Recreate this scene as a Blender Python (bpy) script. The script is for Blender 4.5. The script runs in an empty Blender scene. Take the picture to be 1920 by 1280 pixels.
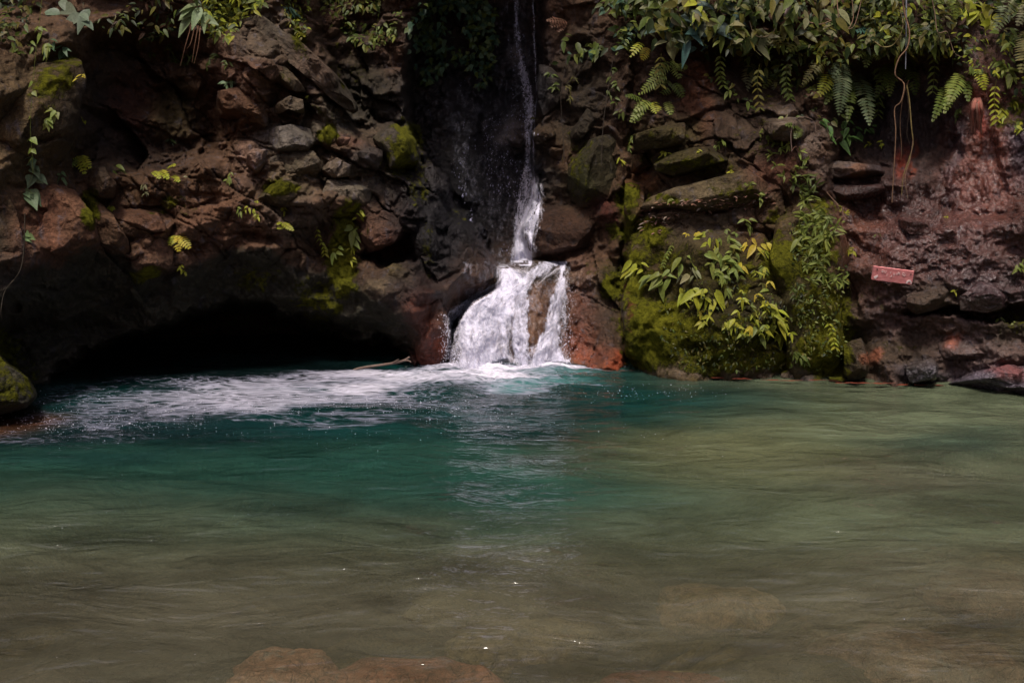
import bpy, math, random
import numpy as np
from mathutils import Vector, Matrix
random.seed(7)
SC = bpy.context.scene
COL = SC.collection

# ------------------------------------------------------------------ camera
CAM_H = 1.7
PITCH = math.radians(8.9)
F = 1867.0                       # focal length in pixels of the 1920 px wide photograph
cam_d = bpy.data.cameras.new("camera"); cam = bpy.data.objects.new("camera", cam_d); COL.objects.link(cam)
cam_d.sensor_width = 36.0; cam_d.lens = 36.0 * F / 1920.0
cam_d.clip_start = 0.05; cam_d.clip_end = 500.0
cam.location = (0, 0, CAM_H); cam.rotation_euler = (math.radians(90) - PITCH, 0, 0)
SC.camera = cam
SC.render.resolution_x = 1024; SC.render.resolution_y = 682

# ------------------------------------------------------------------ light
SUN_EL, SUN_AZ = math.radians(66), math.radians(192)     # azimuth clockwise from +Y: behind the camera
w = bpy.data.worlds.new("World"); SC.world = w; w.use_nodes = True
nt = w.node_tree; nt.nodes.clear()
sky = nt.nodes.new("ShaderNodeTexSky"); sky.sky_type = 'NISHITA'; sky.sun_disc = False
sky.sun_elevation = SUN_EL; sky.sun_rotation = SUN_AZ
sky.air_density = 1.0; sky.dust_density = 4.0; sky.ozone_density = 1.0
tint = nt.nodes.new("ShaderNodeMix"); tint.data_type = 'RGBA'; tint.blend_type = 'MULTIPLY'
tint.inputs[0].default_value = 1.0; tint.inputs[7].default_value = (1.0, 0.87, 0.88, 1)
bg = nt.nodes.new("ShaderNodeBackground"); bg.inputs[1].default_value = 0.085
wo = nt.nodes.new("ShaderNodeOutputWorld")
nt.links.new(sky.outputs[0], tint.inputs[6]); nt.links.new(tint.outputs[2], bg.inputs[0]); nt.links.new(bg.outputs[0], wo.inputs[0])
sun_d = bpy.data.lights.new("sun", 'SUN'); sun_d.energy = 2.0; sun_d.angle = math.radians(10); sun_d.color = (1.0, 0.93, 0.86)
sun = bpy.data.objects.new("sun", sun_d); COL.objects.link(sun)
sdir = Vector((math.sin(SUN_AZ) * math.cos(SUN_EL), math.cos(SUN_AZ) * math.cos(SUN_EL), math.sin(SUN_EL)))
sun.rotation_euler = sdir.to_track_quat('Z', 'Y').to_euler(); sun.location = sdir * 30
SC.view_settings.view_transform = 'Standard'; SC.view_settings.look = 'None'
SC.view_settings.exposure = 0.68; SC.view_settings.gamma = 1.0
SC.cycles.use_denoising = True
SC.cycles.max_bounces = 5; SC.cycles.diffuse_bounces = 2; SC.cycles.glossy_bounces = 2
SC.cycles.transparent_max_bounces = 10; SC.cycles.transmission_bounces = 2
SC.cycles.caustics_reflective = False; SC.cycles.caustics_refractive = False
SC.cycles.sample_clamp_indirect = 3.0

# ------------------------------------------------------------------ helpers
FW = np.array([0, math.cos(PITCH), -math.sin(PITCH)]); UP = np.array([0, math.sin(PITCH), math.cos(PITCH)])
def unproj(u, v, d):
    """photo pixel and world distance (Y) -> world point(s)"""
    u = np.asarray(u, float); v = np.asarray(v, float); d = np.asarray(d, float)
    x = (u - 960) / F; y = -(v - 640) / F
    D = FW[None, :] + x[..., None] * np.array([1., 0, 0]) + y[..., None] * UP
    s = d / D[..., 1]
    return D * s[..., None] + np.array([0, 0, CAM_H])
def pt(u, v, d):
    return Vector(unproj(np.array([u]), np.array([v]), np.array([d]))[0])
def proj(P):
    Q = P - np.array([0, 0, CAM_H])
    z = Q @ FW; return 960 + F * Q[:, 0] / z, 640 - F * (Q @ UP) / z
def water_y(v):
    """world Y where the photo row v meets the water plane z = 0"""
    return CAM_H / math.tan(PITCH + math.atan((v - 640) / F))

def hsh(ix, iy, iz, seed):
    h = (ix.astype(np.int64) * 73856093) ^ (iy.astype(np.int64) * 19349663) ^ (iz.astype(np.int64) * 83492791) ^ (seed * 2654435761 & 0x7fffffff)
    h = h & 0xffffffff
    h = ((h ^ (h >> 16)) * 0x45d9f3b) & 0xffffffff
    h = ((h ^ (h >> 16)) * 0x45d9f3b) & 0xffffffff
    h = h ^ (h >> 16)
    return h
def hf(ix, iy, iz, seed):
    return (hsh(ix, iy, iz, seed) & 0xffffff) / float(0xffffff)
def vnoise(P, seed=0):
    i = np.floor(P).astype(np.int64); f = P - i; f = f * f * (3 - 2 * f)
    r = 0
    for dx in (0, 1):
        for dy in (0, 1):
            for dz in (0, 1):
                wgt = (f[:, 0] if dx else 1 - f[:, 0]) * (f[:, 1] if dy else 1 - f[:, 1]) * (f[:, 2] if dz else 1 - f[:, 2])
                r = r + wgt * hf(i[:, 0] + dx, i[:, 1] + dy, i[:, 2] + dz, seed)
    return r * 2 - 1
def fbm(P, seed=0, octv=4, gain=0.5):
    a, s, r, t = 1.0, 1.0, 0, 0
    for k in range(octv):
        r = r + a * vnoise(P * s + k * 17.3, seed + k); t += a; a *= gain; s *= 2.03
    return r / t
def facet(P, seed=0, tilt=0.9, k=1.6):
    """broken-rock noise: continuous upper envelope of tilted pyramids; returns height, distance to the crease"""
    i = np.floor(P).astype(np.int64); n = len(P)
    F1 = np.full(n, -9.0); F2 = np.full(n, -9.0)
    for dx in (-1, 0, 1):
        for dy in (-1, 0, 1):
            for dz in (-1, 0, 1):
                a, b, c = i[:, 0] + dx, i[:, 1] + dy, i[:, 2] + dz
                r0, r1, r2, r3 = (hf(a, b, c, seed + m) for m in range(4))
                d = np.stack([P[:, 0] - a - r0, P[:, 1] - b - r1, P[:, 2] - c - r2], 1)
                ca, sa = np.cos(r3 * 6.283), np.sin(r3 * 6.283)
                x = d[:, 0] * ca + d[:, 2] * sa; z = d[:, 2] * ca - d[:, 0] * sa; y = d[:, 1]
                e = np.maximum(np.maximum(np.abs(x + .3 * y) * (0.7 + r1 * .6), np.abs(z)), np.abs(y - .3 * x))
                g0, g1 = r0 * 2 - 1, hf(a, b, c, seed + 5) * 2 - 1
                H = r2 * 0.9 + tilt * (g0 * d[:, 0] + g1 * d[:, 2]) - k * np.maximum(e - 0.12, 0)
                F2 = np.maximum(F2, np.minimum(H, F1)); F1 = np.maximum(F1, H)
    return F1, F1 - F2
def sstep(a, b, x):
    t = np.clip((x - a) / (b - a), 0, 1); return t * t * (3 - 2 * t)
def poly_sdf(poly, u, v):
    """signed distance (px), positive inside"""
    n = len(poly); best = np.full(u.shape, 1e9); ins = np.zeros(u.shape, bool)
    for k in range(n):
        ax, ay = poly[k]; bx, by = poly[(k + 1) % n]
        ex, ey = bx - ax, by - ay
        t = np.clip(((u - ax) * ex + (v - ay) * ey) / (ex * ex + ey * ey + 1e-9), 0, 1)
        best = np.minimum(best, np.hypot(u - ax - t * ex, v - ay - t * ey))
        if by != ay:
            c = ((ay > v) != (by > v)) & (u < (bx - ax) * (v - ay) / (by - ay) + ax)
            ins ^= c
    return np.where(ins, best, -best)

def mesh_obj(name, V, Fc, mat, parent=None, smooth=True, cols=None, flts=None):
    me = bpy.data.meshes.new(name)
    V = np.asarray(V, np.float32); 
    if isinstance(Fc, np.ndarray):
        k = Fc.shape[1]; nf = len(Fc)
        me.vertices.add(len(V)); me.vertices.foreach_set("co", V.ravel())
        me.loops.add(nf * k); me.loops.foreach_set("vertex_index", Fc.astype(np.int32).ravel())
        me.polygons.add(nf); me.polygons.foreach_set("loop_start", np.arange(0, nf * k, k, dtype=np.int32))
        me.update(calc_edges=True)
    else:
        me.from_pydata([tuple(map(float, p)) for p in V], [], Fc); me.update()
    if smooth: me.polygons.foreach_set("use_smooth", np.ones(len(me.polygons), bool))
    for nm, c in (cols or {}).items():
        a = me.color_attributes.new(nm, 'FLOAT_COLOR', 'POINT')
        c = np.asarray(c, np.float32)
        if c.shape[1] == 3: c = np.concatenate([c, np.ones((len(c), 1), np.float32)], 1)
        a.data.foreach_set("color", c.ravel())
    for nm, c in (flts or {}).items():
        a = me.attributes.new(nm, 'FLOAT', 'POINT'); a.data.foreach_set("value", np.asarray(c, np.float32))
    me.materials.append(mat)
    o = bpy.data.objects.new(name, me); COL.objects.link(o)
    if parent: o.parent = parent
    return o
def tag(o, label, cat, group=None, kind=None):
    o["label"] = label
    if cat: o["category"] = cat
    if group: o["group"] = group
    if kind: o["kind"] = kind
    return o
def grid_faces(nx, ny):
    i = np.arange(nx - 1)[None, :] + nx * np.arange(ny - 1)[:, None]
    return np.stack([i, i + nx, i + nx + 1, i + 1], -1).reshape(-1, 4)

class NT:
    def __init__(s, name):
        s.m = bpy.data.materials.new(name); s.m.use_nodes = True; s.t = s.m.node_tree; s.t.nodes.clear()
        s.out = s.t.nodes.new("ShaderNodeOutputMaterial")
    def n(s, typ, ins=None, **kw):
        x = s.t.nodes.new("ShaderNode" + typ)
        for k, v in kw.items(): setattr(x, k, v)
        for k, v in (ins or {}).items():
            if isinstance(v, bpy.types.NodeSocket): s.t.links.new(v, x.inputs[k])
            else: x.inputs[k].default_value = v
        return x
    def math(s, op, a, b=0.0, c=None, clamp=False):
        ins = {0: a, 1: b}
        if c is not None: ins[2] = c
        return s.n("Math", ins, operation=op, use_clamp=clamp).outputs[0]
    def mix(s, f, a, b, blend='MIX'):
        x = s.n("Mix", {0: f, 6: a, 7: b}, data_type='RGBA', blend_type=blend); return x.outputs[2]
    def ramp(s, f, lo, hi, a=0.0, b=1.0):
        return s.n("MapRange", {0: f, 1: lo, 2: hi, 3: a, 4: b}).outputs[0]
    def noise(s, vec, scale, detail=4, rough=0.55):
        return s.n("TexNoise", {"Vector": vec, "Scale": scale, "Detail": detail, "Roughness": rough}).outputs[0]
    def attr(s, name, out=2):
        return s.n("Attribute", attribute_name=name).outputs[out]
    def link(s, a, b): s.t.links.new(a, b)

def rock_material(name, bump=1.0, gloss=1.0):
    t = NT(name); pos = t.n("NewGeometry").outputs["Position"]
    alb = t.attr("alb", 0); wet = t.attr("wet"); moss = t.attr("moss")
    n1 = t.noise(pos, 6.0, 6, 0.62); n2 = t.noise(pos, 32.0, 5, 0.65); n3 = t.noise(pos, 120.0, 3, 0.6)
    st = t.n("Mapping", {"Vector": pos, "Scale": (1.0, 1.0, 0.28)}).outputs[0]
    n4 = t.noise(st, 14.0, 4, 0.6)
    k = t.math('MULTIPLY', t.ramp(n1, 0.3, 0.7, 0.62, 1.38), t.ramp(n2, 0.3, 0.72, 0.55, 1.5))
    k = t.math('MULTIPLY', k, t.ramp(n3, 0.3, 0.7, 0.7, 1.3))
    colr = t.mix(1.0, alb, t.n("CombineXYZ", {0: k, 1: k, 2: k}).outputs[0], 'MULTIPLY')
    # hue wandering: greyish mineral film and rust seep
    lum = t.math('MULTIPLY', t.n('RGBToBW', {0: colr}).outputs[0], 1.5)
    grey = t.mix(0.65, colr, t.n('CombineXYZ', {0: lum, 1: t.math('MULTIPLY', lum, .92), 2: t.math('MULTIPLY', lum, 1.04)}).outputs[0])
    colr = t.mix(t.math('MULTIPLY', t.ramp(n4, 0.56, 0.7), t.math('SUBTRACT', 1.0, moss), clamp=True), colr, grey)
    mossc = t.mix(t.ramp(t.math('ADD', t.math('MULTIPLY', n2, .5), t.math('MULTIPLY', t.noise(pos, 3.5, 5, .6), .5)), 0.38, 0.62), (0.030, 0.032, 0.006, 1), (0.20, 0.20, 0.018, 1))
    mf = t.ramp(t.math('ADD', moss, t.math('MULTIPLY', t.math('SUBTRACT', t.noise(pos, 11.0, 6, 0.7), 0.5), 1.6)), 0.42, 0.62)
    mf = t.math('MULTIPLY', mf, t.ramp(moss, 0.03, 0.2))
    colr = t.mix(mf, colr, mossc)
    vor = t.n("TexVoronoi", {"Vector": t.n("VectorMath", {0: pos, 1: t.n("VectorMath", {0: t.n("TexNoise", {"Vector": pos, "Scale": 5.0}).outputs[1], "Scale": 0.35}, operation='SCALE').outputs[0]}, operation='ADD').outputs[0], "Scale": 9.0}, feature='DISTANCE_TO_EDGE').outputs[0]
    crack = t.ramp(vor, 0.0, 0.03)
    rough = t.math('ADD', t.ramp(wet, 0.0, 1.0, 0.85, 0.14), t.ramp(n2, 0.3, 0.7, -0.13, 0.13))
    rough = t.mix(mf, t.n("CombineXYZ", {0: rough, 1: rough, 2: rough}).outputs[0], (0.95, 0.95, 0.95, 1))
    film = t.math('MULTIPLY', t.math('MULTIPLY', t.ramp(t.noise(pos, 17.0, 5, .65), (.48), .56), t.ramp(wet, .6, .95)), t.math('SUBTRACT', 1.0, mf), clamp=True)
    rough = t.mix(film, rough, (0.10, 0.10, 0.10, 1))
    h = t.math('ADD', t.math('MULTIPLY', n1, 0.05), t.math('MULTIPLY', n2, 0.022))
    h = t.math('ADD', h, t.math('MULTIPLY', n3, 0.006))
    h = t.math('ADD', h, t.math('MULTIPLY', crack, 0.006))
    h = t.math('ADD', h, t.math('MULTIPLY', t.math('MULTIPLY', mf, t.noise(pos, 75.0, 4, 0.7)), 0.045))
    h = t.math("MULTIPLY", h, t.ramp(wet, 0.3, 1.0, 1.0, 0.62))
    b = t.n("Bump", {"Strength": 1.0 * bump, "Distance": 1.0, "Height": h})
    p = t.n("BsdfPrincipled", {"Base Color": colr, "Roughness": rough, "Normal": b.outputs[0],
            "Specular IOR Level": t.math("ADD", t.math("MULTIPLY", film, .45), t.math('MULTIPLY', t.ramp(wet, 0.0, 1.0, 0.12, 0.50 * gloss), t.math('SUBTRACT', 1.0, t.math('MULTIPLY', mf, 0.8))))})
    t.link(p.outputs[0], t.out.inputs[0]); return t.m
M_ROCK = rock_material("rock_wet_mossy")

# ------------------------------------------------------------------ what colour the stone has where (albedo, dirt, moss, rust, and shade painted into dark recesses)
BROWN = (0.085, 0.050, 0.036); DARK = (0.016, 0.016, 0.018); OLIVE = (0.055, 0.048, 0.020); PINK = (0.13, 0.062, 0.046)
LILAC = (0.088, 0.080, 0.084); RUST = (0.26, 0.060, 0.020); REDB = (0.13, 0.038, 0.024); WETB = (0.055, 0.027, 0.025); BLACK = (0.010, 0.008, 0.008)
TANO = (0.11, 0.085, 0.04); GRN = (0.03, 0.036, 0.012)
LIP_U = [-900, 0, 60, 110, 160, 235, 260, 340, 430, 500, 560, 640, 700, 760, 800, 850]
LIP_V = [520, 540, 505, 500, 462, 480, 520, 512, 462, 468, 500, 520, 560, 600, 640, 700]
# (u, v, ru, rv, colour, strength, wet)   in photo pixels of the traced spots
SPOTS = [
 # left group
 (60, 220, 130, 150, (0.075,0.055,0.034), .9, .1), (230, 230, 120, 110, BLACK, .9, .2), (270, 200, 60, 60, (0.07,0.025,0.018), .5, .1), (330, 210, 45, 50, OLIVE, .6, .1),  # black patch paints the hollow's shade into the stone colour
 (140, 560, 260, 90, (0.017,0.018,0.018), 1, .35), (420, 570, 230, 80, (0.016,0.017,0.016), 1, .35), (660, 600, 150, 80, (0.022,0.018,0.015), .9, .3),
 (430, 650, 420, 70, BLACK, 1, .2), (100, 640, 110, 60, (0.02,0.012,0.012), .9, .3), (15, 590, 40, 30, RUST, .35, .3), (150, 680, 50, 30, (0.10,0.025,0.012), .7, .3),  # wide black patch paints the cave's darkness into the rock
 (100, 430, 70, 70, PINK, .75, .1), (150, 430, 40, 60, BROWN, .6, .1), (215, 440, 40, 60, BROWN, .6, .1), (285, 470, 45, 45, (0.10,0.055,0.04), .8, .15),
 (460, 210, 60, 60, (0.08,0.043,0.028), .8, .1), (455, 120, 50, 60, (0.10,0.055,0.045), .8, .1), (300, 350, 90, 30, (0.075,0.042,0.026), .8, .1), (350, 400, 40, 30, (0.06,0.035,0.025), .5, .1),
 (420, 420, 90, 50, (0.11,0.058,0.042), .8, .1), (360, 460, 60, 40, (0.11,0.062,0.05), .7, .2), (480, 310, 30, 40, (0.17,0.11,0.10), .8, .2),
 (545, 255, 50, 28, LILAC, .95, .45), (560, 320, 60, 50, (0.09,0.075,0.06), .7, .2), (530, 360, 45, 30, OLIVE, .5, .1), (630, 315, 45, 22, (0.12,0.10,0.09), .7, .3),
 (630, 220, 60, 30, (0.10,0.095,0.085), .8, .35), (600, 180, 60, 50, (0.085,0.07,0.06), .6, .3), (680, 300, 30, 25, (0.05,0.04,0.04), .8, .3), (650, 270, 25, 12, (0.12,0.065,0.055), .8, .2),
 (500, 60, 70, 50, (0.08,0.07,0.06), .7, .3), (590, 130, 60, 60, (0.075,0.05,0.042), .7, .2), (700, 350, 60, 30, (0.12,0.11,0.10), .7, .35), (560, 410, 60, 40, (0.09,0.07,0.065), .7, .4),
 (720, 420, 45, 40, (0.09,0.05,0.038), .8, .2), (730, 460, 30, 20, (0.15,0.055,0.035), .5, .2), (745, 250, 50, 25, (0.12,0.10,0.075), .6, .2), (760, 320, 30, 40, TANO, .5, .1), 
 (810, 340, 40, 40, (0.12,0.08,0.06), .7, .2), (850, 420, 40, 30, TANO, .8, .1), (850, 480, 30, 40, (0.10,0.07,0.06), .7, .4), (830, 500, 15, 60, LILAC, .7, .7), (895, 510, 40, 40, (0.06,0.03,0.026), .8, .6),
 (880, 530, 40, 18, RUST, .6, .5), (745, 510, 25, 18, TANO, .7, .1), (710, 540, 40, 10, (0.13,0.10,0.075), .8, .2), (735, 530, 10, 8, LILAC, .3, .2),
 (790, 560, 45, 30, (0.05,0.022,0.016), .7, .5), (800, 600, 30, 60, (0.20,0.05,0.022), .85, .8), (815, 650, 45, 40, (0.17,0.045,0.03), .9, .9), (822, 645, 16, 12, (0.5,0.12,0.06), .9, .6), (760, 640, 30, 40, (0.04,0.025,0.022), .8, .6),
 # gorge
 (890, 330, 150, 260, (0.006,0.006,0.009), 1, .4), (860, 350, 120, 280, (0.006,0.0055,0.009), 1, .4), (790, 200, 60, 130, (0.026,0.021,0.025), .9, .8), (970, 200, 60, 240, (0.009,0.009,0.015), .9, .5), (960, 255, 25, 20, (0.14,0.13,0.16), .9, .9), (965, 110, 15, 14, (0.1,0.09,0.11), .6, .9),  # near-black wet wall: the deep gorge's shade is painted in
 (700, 120, 70, 110, (0.05,0.04,0.035), .8, .2), (735, 100, 25, 40, (0.08,0.04,0.03), .6, .1), (680, 180, 60, 60, (0.02,0.02,0.016), .7, .2),
 (1020, 250, 50, 40, (0.05,0.032,0.02), .8, .1), (1100, 340, 60, 90, (0.033,0.030,0.018), .9, .1), (1100, 160, 60, 120, (0.020,0.018,0.015), .9, .1), (1090, 320, 22, 30, GRN, .6, .1), (1150, 390, 40, 30, (0.045,0.010,0.008), .9, .3),
 (1060, 430, 70, 50, (0.034,0.017,0.012), .95, .25), (1060, 295, 25, 20, (0.07,0.04,0.028), .7, .1),
 # chute
 (960, 600, 100, 110, (0.13,0.07,0.048), 1, .9), (1100, 560, 50, 70, (0.085,0.034,0.026), .95, .8), (1090, 520, 30, 30, (0.12,0.075,0.065), .7, .8), (1095, 650, 35, 45, (0.16,0.045,0.028), .9, .8), (1140, 600, 40, 60, (0.045,0.028,0.022), .9, .5),
 (1150, 530, 40, 40, GRN, .8, .1), (1160, 680, 30, 16, (0.24,0.05,0.02), .9, .4), (1185, 590, 10, 80, (0.20,0.06,0.02), .7, .3), (980, 500, 40, 12, (0.05,0.03,0.02), .8, .8), (1020, 515, 50, 16, (0.03,0.04,0.035), .7, .9),
 # right
 (1330, 150, 170, 170, (0.030,0.019,0.015), .95, .1), (1310, 170, 30, 70, (0.085,0.035,0.022), .8, .1), (1250, 255, 60, 30, (0.05,0.042,0.020), .8, .05), (1300, 310, 80, 30, (0.040,0.036,0.014), .8, .05),
 (1450, 240, 90, 60, (0.045,0.032,0.026), .8, .2), (1480, 235, 25, 18, (0.15,0.12,0.11), .8, .3), (1525, 275, 20, 20, (0.14,0.11,0.11), .7, .3), (1450, 320, 50, 40, (0.07,0.032,0.024), .8, .1),
 (1200, 340, 25, 25, (0.10,0.045,0.022), .9, .1), (1185, 390, 18, 30, (0.07,0.06,0.02), .9, .1), (1330, 370, 110, 24, (0.105,0.085,0.060), .8, .05), (1280, 400, 70, 18, (0.10,0.062,0.048), .8, .05), (1350, 420, 110, 40, (0.060,0.048,0.040), .85, .05), (1430, 430, 40, 50, (0.060,0.032,0.020), .85, .05),
 (1320, 520, 130, 60, (0.042,0.034,0.014), .85, .05), (1370, 600, 110, 90, (0.020,0.018,0.006), .9, .05), (1230, 620, 50, 60, (0.06,0.06,0.012), .8, .05), (1500, 600, 60, 70, (0.050,0.045,0.022), .8, .1), (1500, 430, 60, 60, (0.05,0.042,0.018), .8, .1), (1340, 700, 180, 14, (0.075,0.055,0.042), .8, .6), (1530, 690, 60, 20, (0.08,0.06,0.05), .8, .6),  # darkest olive patch paints the shade beneath the boulder's overhang
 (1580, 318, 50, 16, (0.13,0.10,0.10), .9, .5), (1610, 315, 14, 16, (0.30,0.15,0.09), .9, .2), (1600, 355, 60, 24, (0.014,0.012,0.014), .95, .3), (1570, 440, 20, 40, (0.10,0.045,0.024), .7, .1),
 (1680, 230, 110, 120, (0.020,0.013,0.013), .95, .5), (1750, 400, 220, 70, (0.050,0.021,0.017), .9, .9), (1850, 250, 60, 110, (0.115,0.036,0.022), .85, .95), (1840, 350, 60, 90, (0.12,0.040,0.026), .9, 1), (1910, 280, 24, 60, (0.05,0.035,0.045), .9, .9),  # first patch paints the recess dark, as shade in the colour
 (1790, 260, 12, 100, (0.05,0.03,0.035), .7, .9), (1830, 215, 14, 30, (0.50,0.13,0.09), .9, .5), (1690, 300, 10, 30, (0.22,0.04,0.02), .8, .3), (1710, 300, 6, 30, (0.22,0.05,0.02), .6, .3),
 (1630, 460, 40, 50, (0.17,0.065,0.042), .8, .5), (1750, 480, 190, 90, (0.078,0.035,0.029), .85, .95), (1850, 560, 80, 60, (0.055,0.033,0.034), .8, 1), (1660, 600, 70, 60, (0.062,0.032,0.029), .8, .8), (1760, 560, 60, 24, (0.05,0.036,0.022), .8, .4),
 (1600, 640, 60, 60, (0.045,0.034,0.022), .85, .3), (1700, 660, 90, 40, (0.045,0.032,0.018), .8, .4), (1860, 650, 90, 50, (0.095,0.062,0.052), .8, .8), (1860, 710, 70, 20, (0.105,0.09,0.11), .85, .9), (1730, 700, 50, 18, (0.06,0.055,0.065), .8, .9), (1910, 615, 50, 30, (0.025,0.024,0.010), .8, .2), (1635, 660, 14, 12, (0.25,0.09,0.05), .8, .2), (1790, 640, 10, 12, (0.30,0.10,0.06), .7, .2),
 (1900, 700, 40, 14, (0.2,0.04,0.025), .6, .5),
]
# (u, v, ru, rv, amount)
MOSS = [(1466,490,40,50,.75),(120,120,40,22,.6),(95,165,40,40,.6),(60,330,30,20,.4),(165,390,18,40,.8),(-10,660,60,60,.6),(20,720,60,45,.6),(270,510,40,14,.7),(330,395,50,14,.5),(480,150,60,30,.15),(180,60,20,70,.4),
 (530,352,30,18,.95),(615,252,18,20,.95),(600,200,50,40,.35),(765,275,26,45,1.0),(740,300,30,50,.55),(790,340,20,60,.5),(640,470,30,90,.8),(600,560,60,50,.55),(480,520,50,40,.45),(665,420,14,50,.7),(800,450,14,100,.4),(850,400,40,16,.35),(690,380,60,20,.25),
 (560,60,14,40,.7),(650,120,60,90,.35),(540,120,60,60,.3),(1090,300,30,50,.5),(1110,360,60,60,.3),(1150,540,30,30,.9),(1130,500,40,30,.35),(1180,370,20,30,.8),(1230,250,60,20,.35),(1290,310,90,20,.55),
 (1250,375,50,12,.6),(1380,350,60,20,.5),(1200,430,60,30,.75),(1230,480,80,50,.55),(1190,520,30,60,.75),(1230,620,60,70,1.0),(1200,670,40,30,.95),(1290,640,60,50,.75),(1330,685,70,22,.8),(1380,520,120,60,.45),(1400,640,90,60,.6),(1440,680,60,22,.7),(1455,400,30,30,.45),
 (1520,480,60,90,.7),(1560,600,50,70,.7),(1550,660,50,50,1.1),(1500,560,40,60,.6),(1530,400,40,30,.6),(1600,600,20,50,.45),(1640,560,40,30,.35),(1620,690,30,30,.3),(1690,650,70,30,.3),(1800,590,60,20,.2),(1910,610,50,30,.5),(1900,210,40,60,.5),(1440,200,40,30,.4),(1420,250,60,40,.35),(1850,120,80,60,.3),(1480,340,40,40,.3)]
def paint(P, base=BROWN, base_wet=0.2):
    u, v = proj(P)
    w1 = fbm(P * 4.0, 31, 4); w2 = fbm(P * 4.0 + 9.7, 57, 4)
    uu = u + 26 * w1; vv = v + 26 * w2
    n = len(u); C = np.tile(np.array(base, float), (n, 1)); W = np.full(n, base_wet); Mo = np.zeros(n)
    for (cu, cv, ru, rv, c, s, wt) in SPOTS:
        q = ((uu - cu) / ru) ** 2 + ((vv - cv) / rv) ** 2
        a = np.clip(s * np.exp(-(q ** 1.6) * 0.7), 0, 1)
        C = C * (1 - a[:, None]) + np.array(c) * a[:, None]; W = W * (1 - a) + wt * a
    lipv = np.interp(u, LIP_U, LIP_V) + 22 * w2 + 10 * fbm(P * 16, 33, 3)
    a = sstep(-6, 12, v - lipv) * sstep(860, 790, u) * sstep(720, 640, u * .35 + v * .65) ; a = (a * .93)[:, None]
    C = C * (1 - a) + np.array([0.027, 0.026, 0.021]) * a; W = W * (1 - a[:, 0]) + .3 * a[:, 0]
    C = C * (1 + (np.array([1.12, 1.06, 0.80]) - 1)[None, :] * sstep(1680, 1560, u)[:, None])
    for (cu, cv, ru, rv, s) in MOSS:
        q = ((uu - cu) / ru) ** 2 + ((vv - cv) / rv) ** 2
        Mo = np.maximum(Mo, s * np.exp(-(q ** 1.5) * 0.6))
    far = (u < -60) | (u > 1980) | (v < -60)
    fk = np.clip((-20 - v) / 60, 0, 1) + .7 * sstep(-80, -500, u + 60 * w1) + .7 * sstep(2020, 2500, u + 60 * w1); fk = np.clip(fk, 0, 1)[:, None]
    C = C * (1 - fk) + np.array([0.014, 0.015, 0.007]) * fk; W = W * (1 - fk[:, 0])
    return C, W, Mo

# ------------------------------------------------------------------ the cliff: one continuous rock sheet
GORGE = [(-900,-1400),(2800,-1400),(2800,900),(-900,900)]
LEFTM = [(-900,-1400),(560,-1400),(575,-300),(590,0),(600,60),(640,150),(700,222),(765,250),(800,305),(838,345),(846,385),(885,428),(936,500),(932,540),(890,565),(848,610),(838,700),(838,900),(-900,900)]
BACKL = [(-900,-1400),(800,-1400),(790,0),(760,120),(770,260),(820,420),(700,500),(-900,500)]
RGORGE = [(1015,-1400),(1012,0),(1005,230),(1000,300),(1012,380),(992,440),(1000,500),(1068,500),(1066,560),(1062,720),(1062,900),(2800,900),(2800,-1400)]
RIGHTM = [(1168,-1400),(1172,0),(1186,120),(1176,300),(1168,420),(1172,700),(1172,900),(2800,900),(2800,-1400)]
CHUTE = [(820,900),(836,640),(870,575),(920,545),(932,500),(1000,488),(1068,495),(1068,600),(1072,900)]
CAVE = [(60,760),(150,665),(260,620),(360,588),(500,578),(560,600),(650,598),(720,640),(765,692),(770,760),(740,900),(60,900)]
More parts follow.
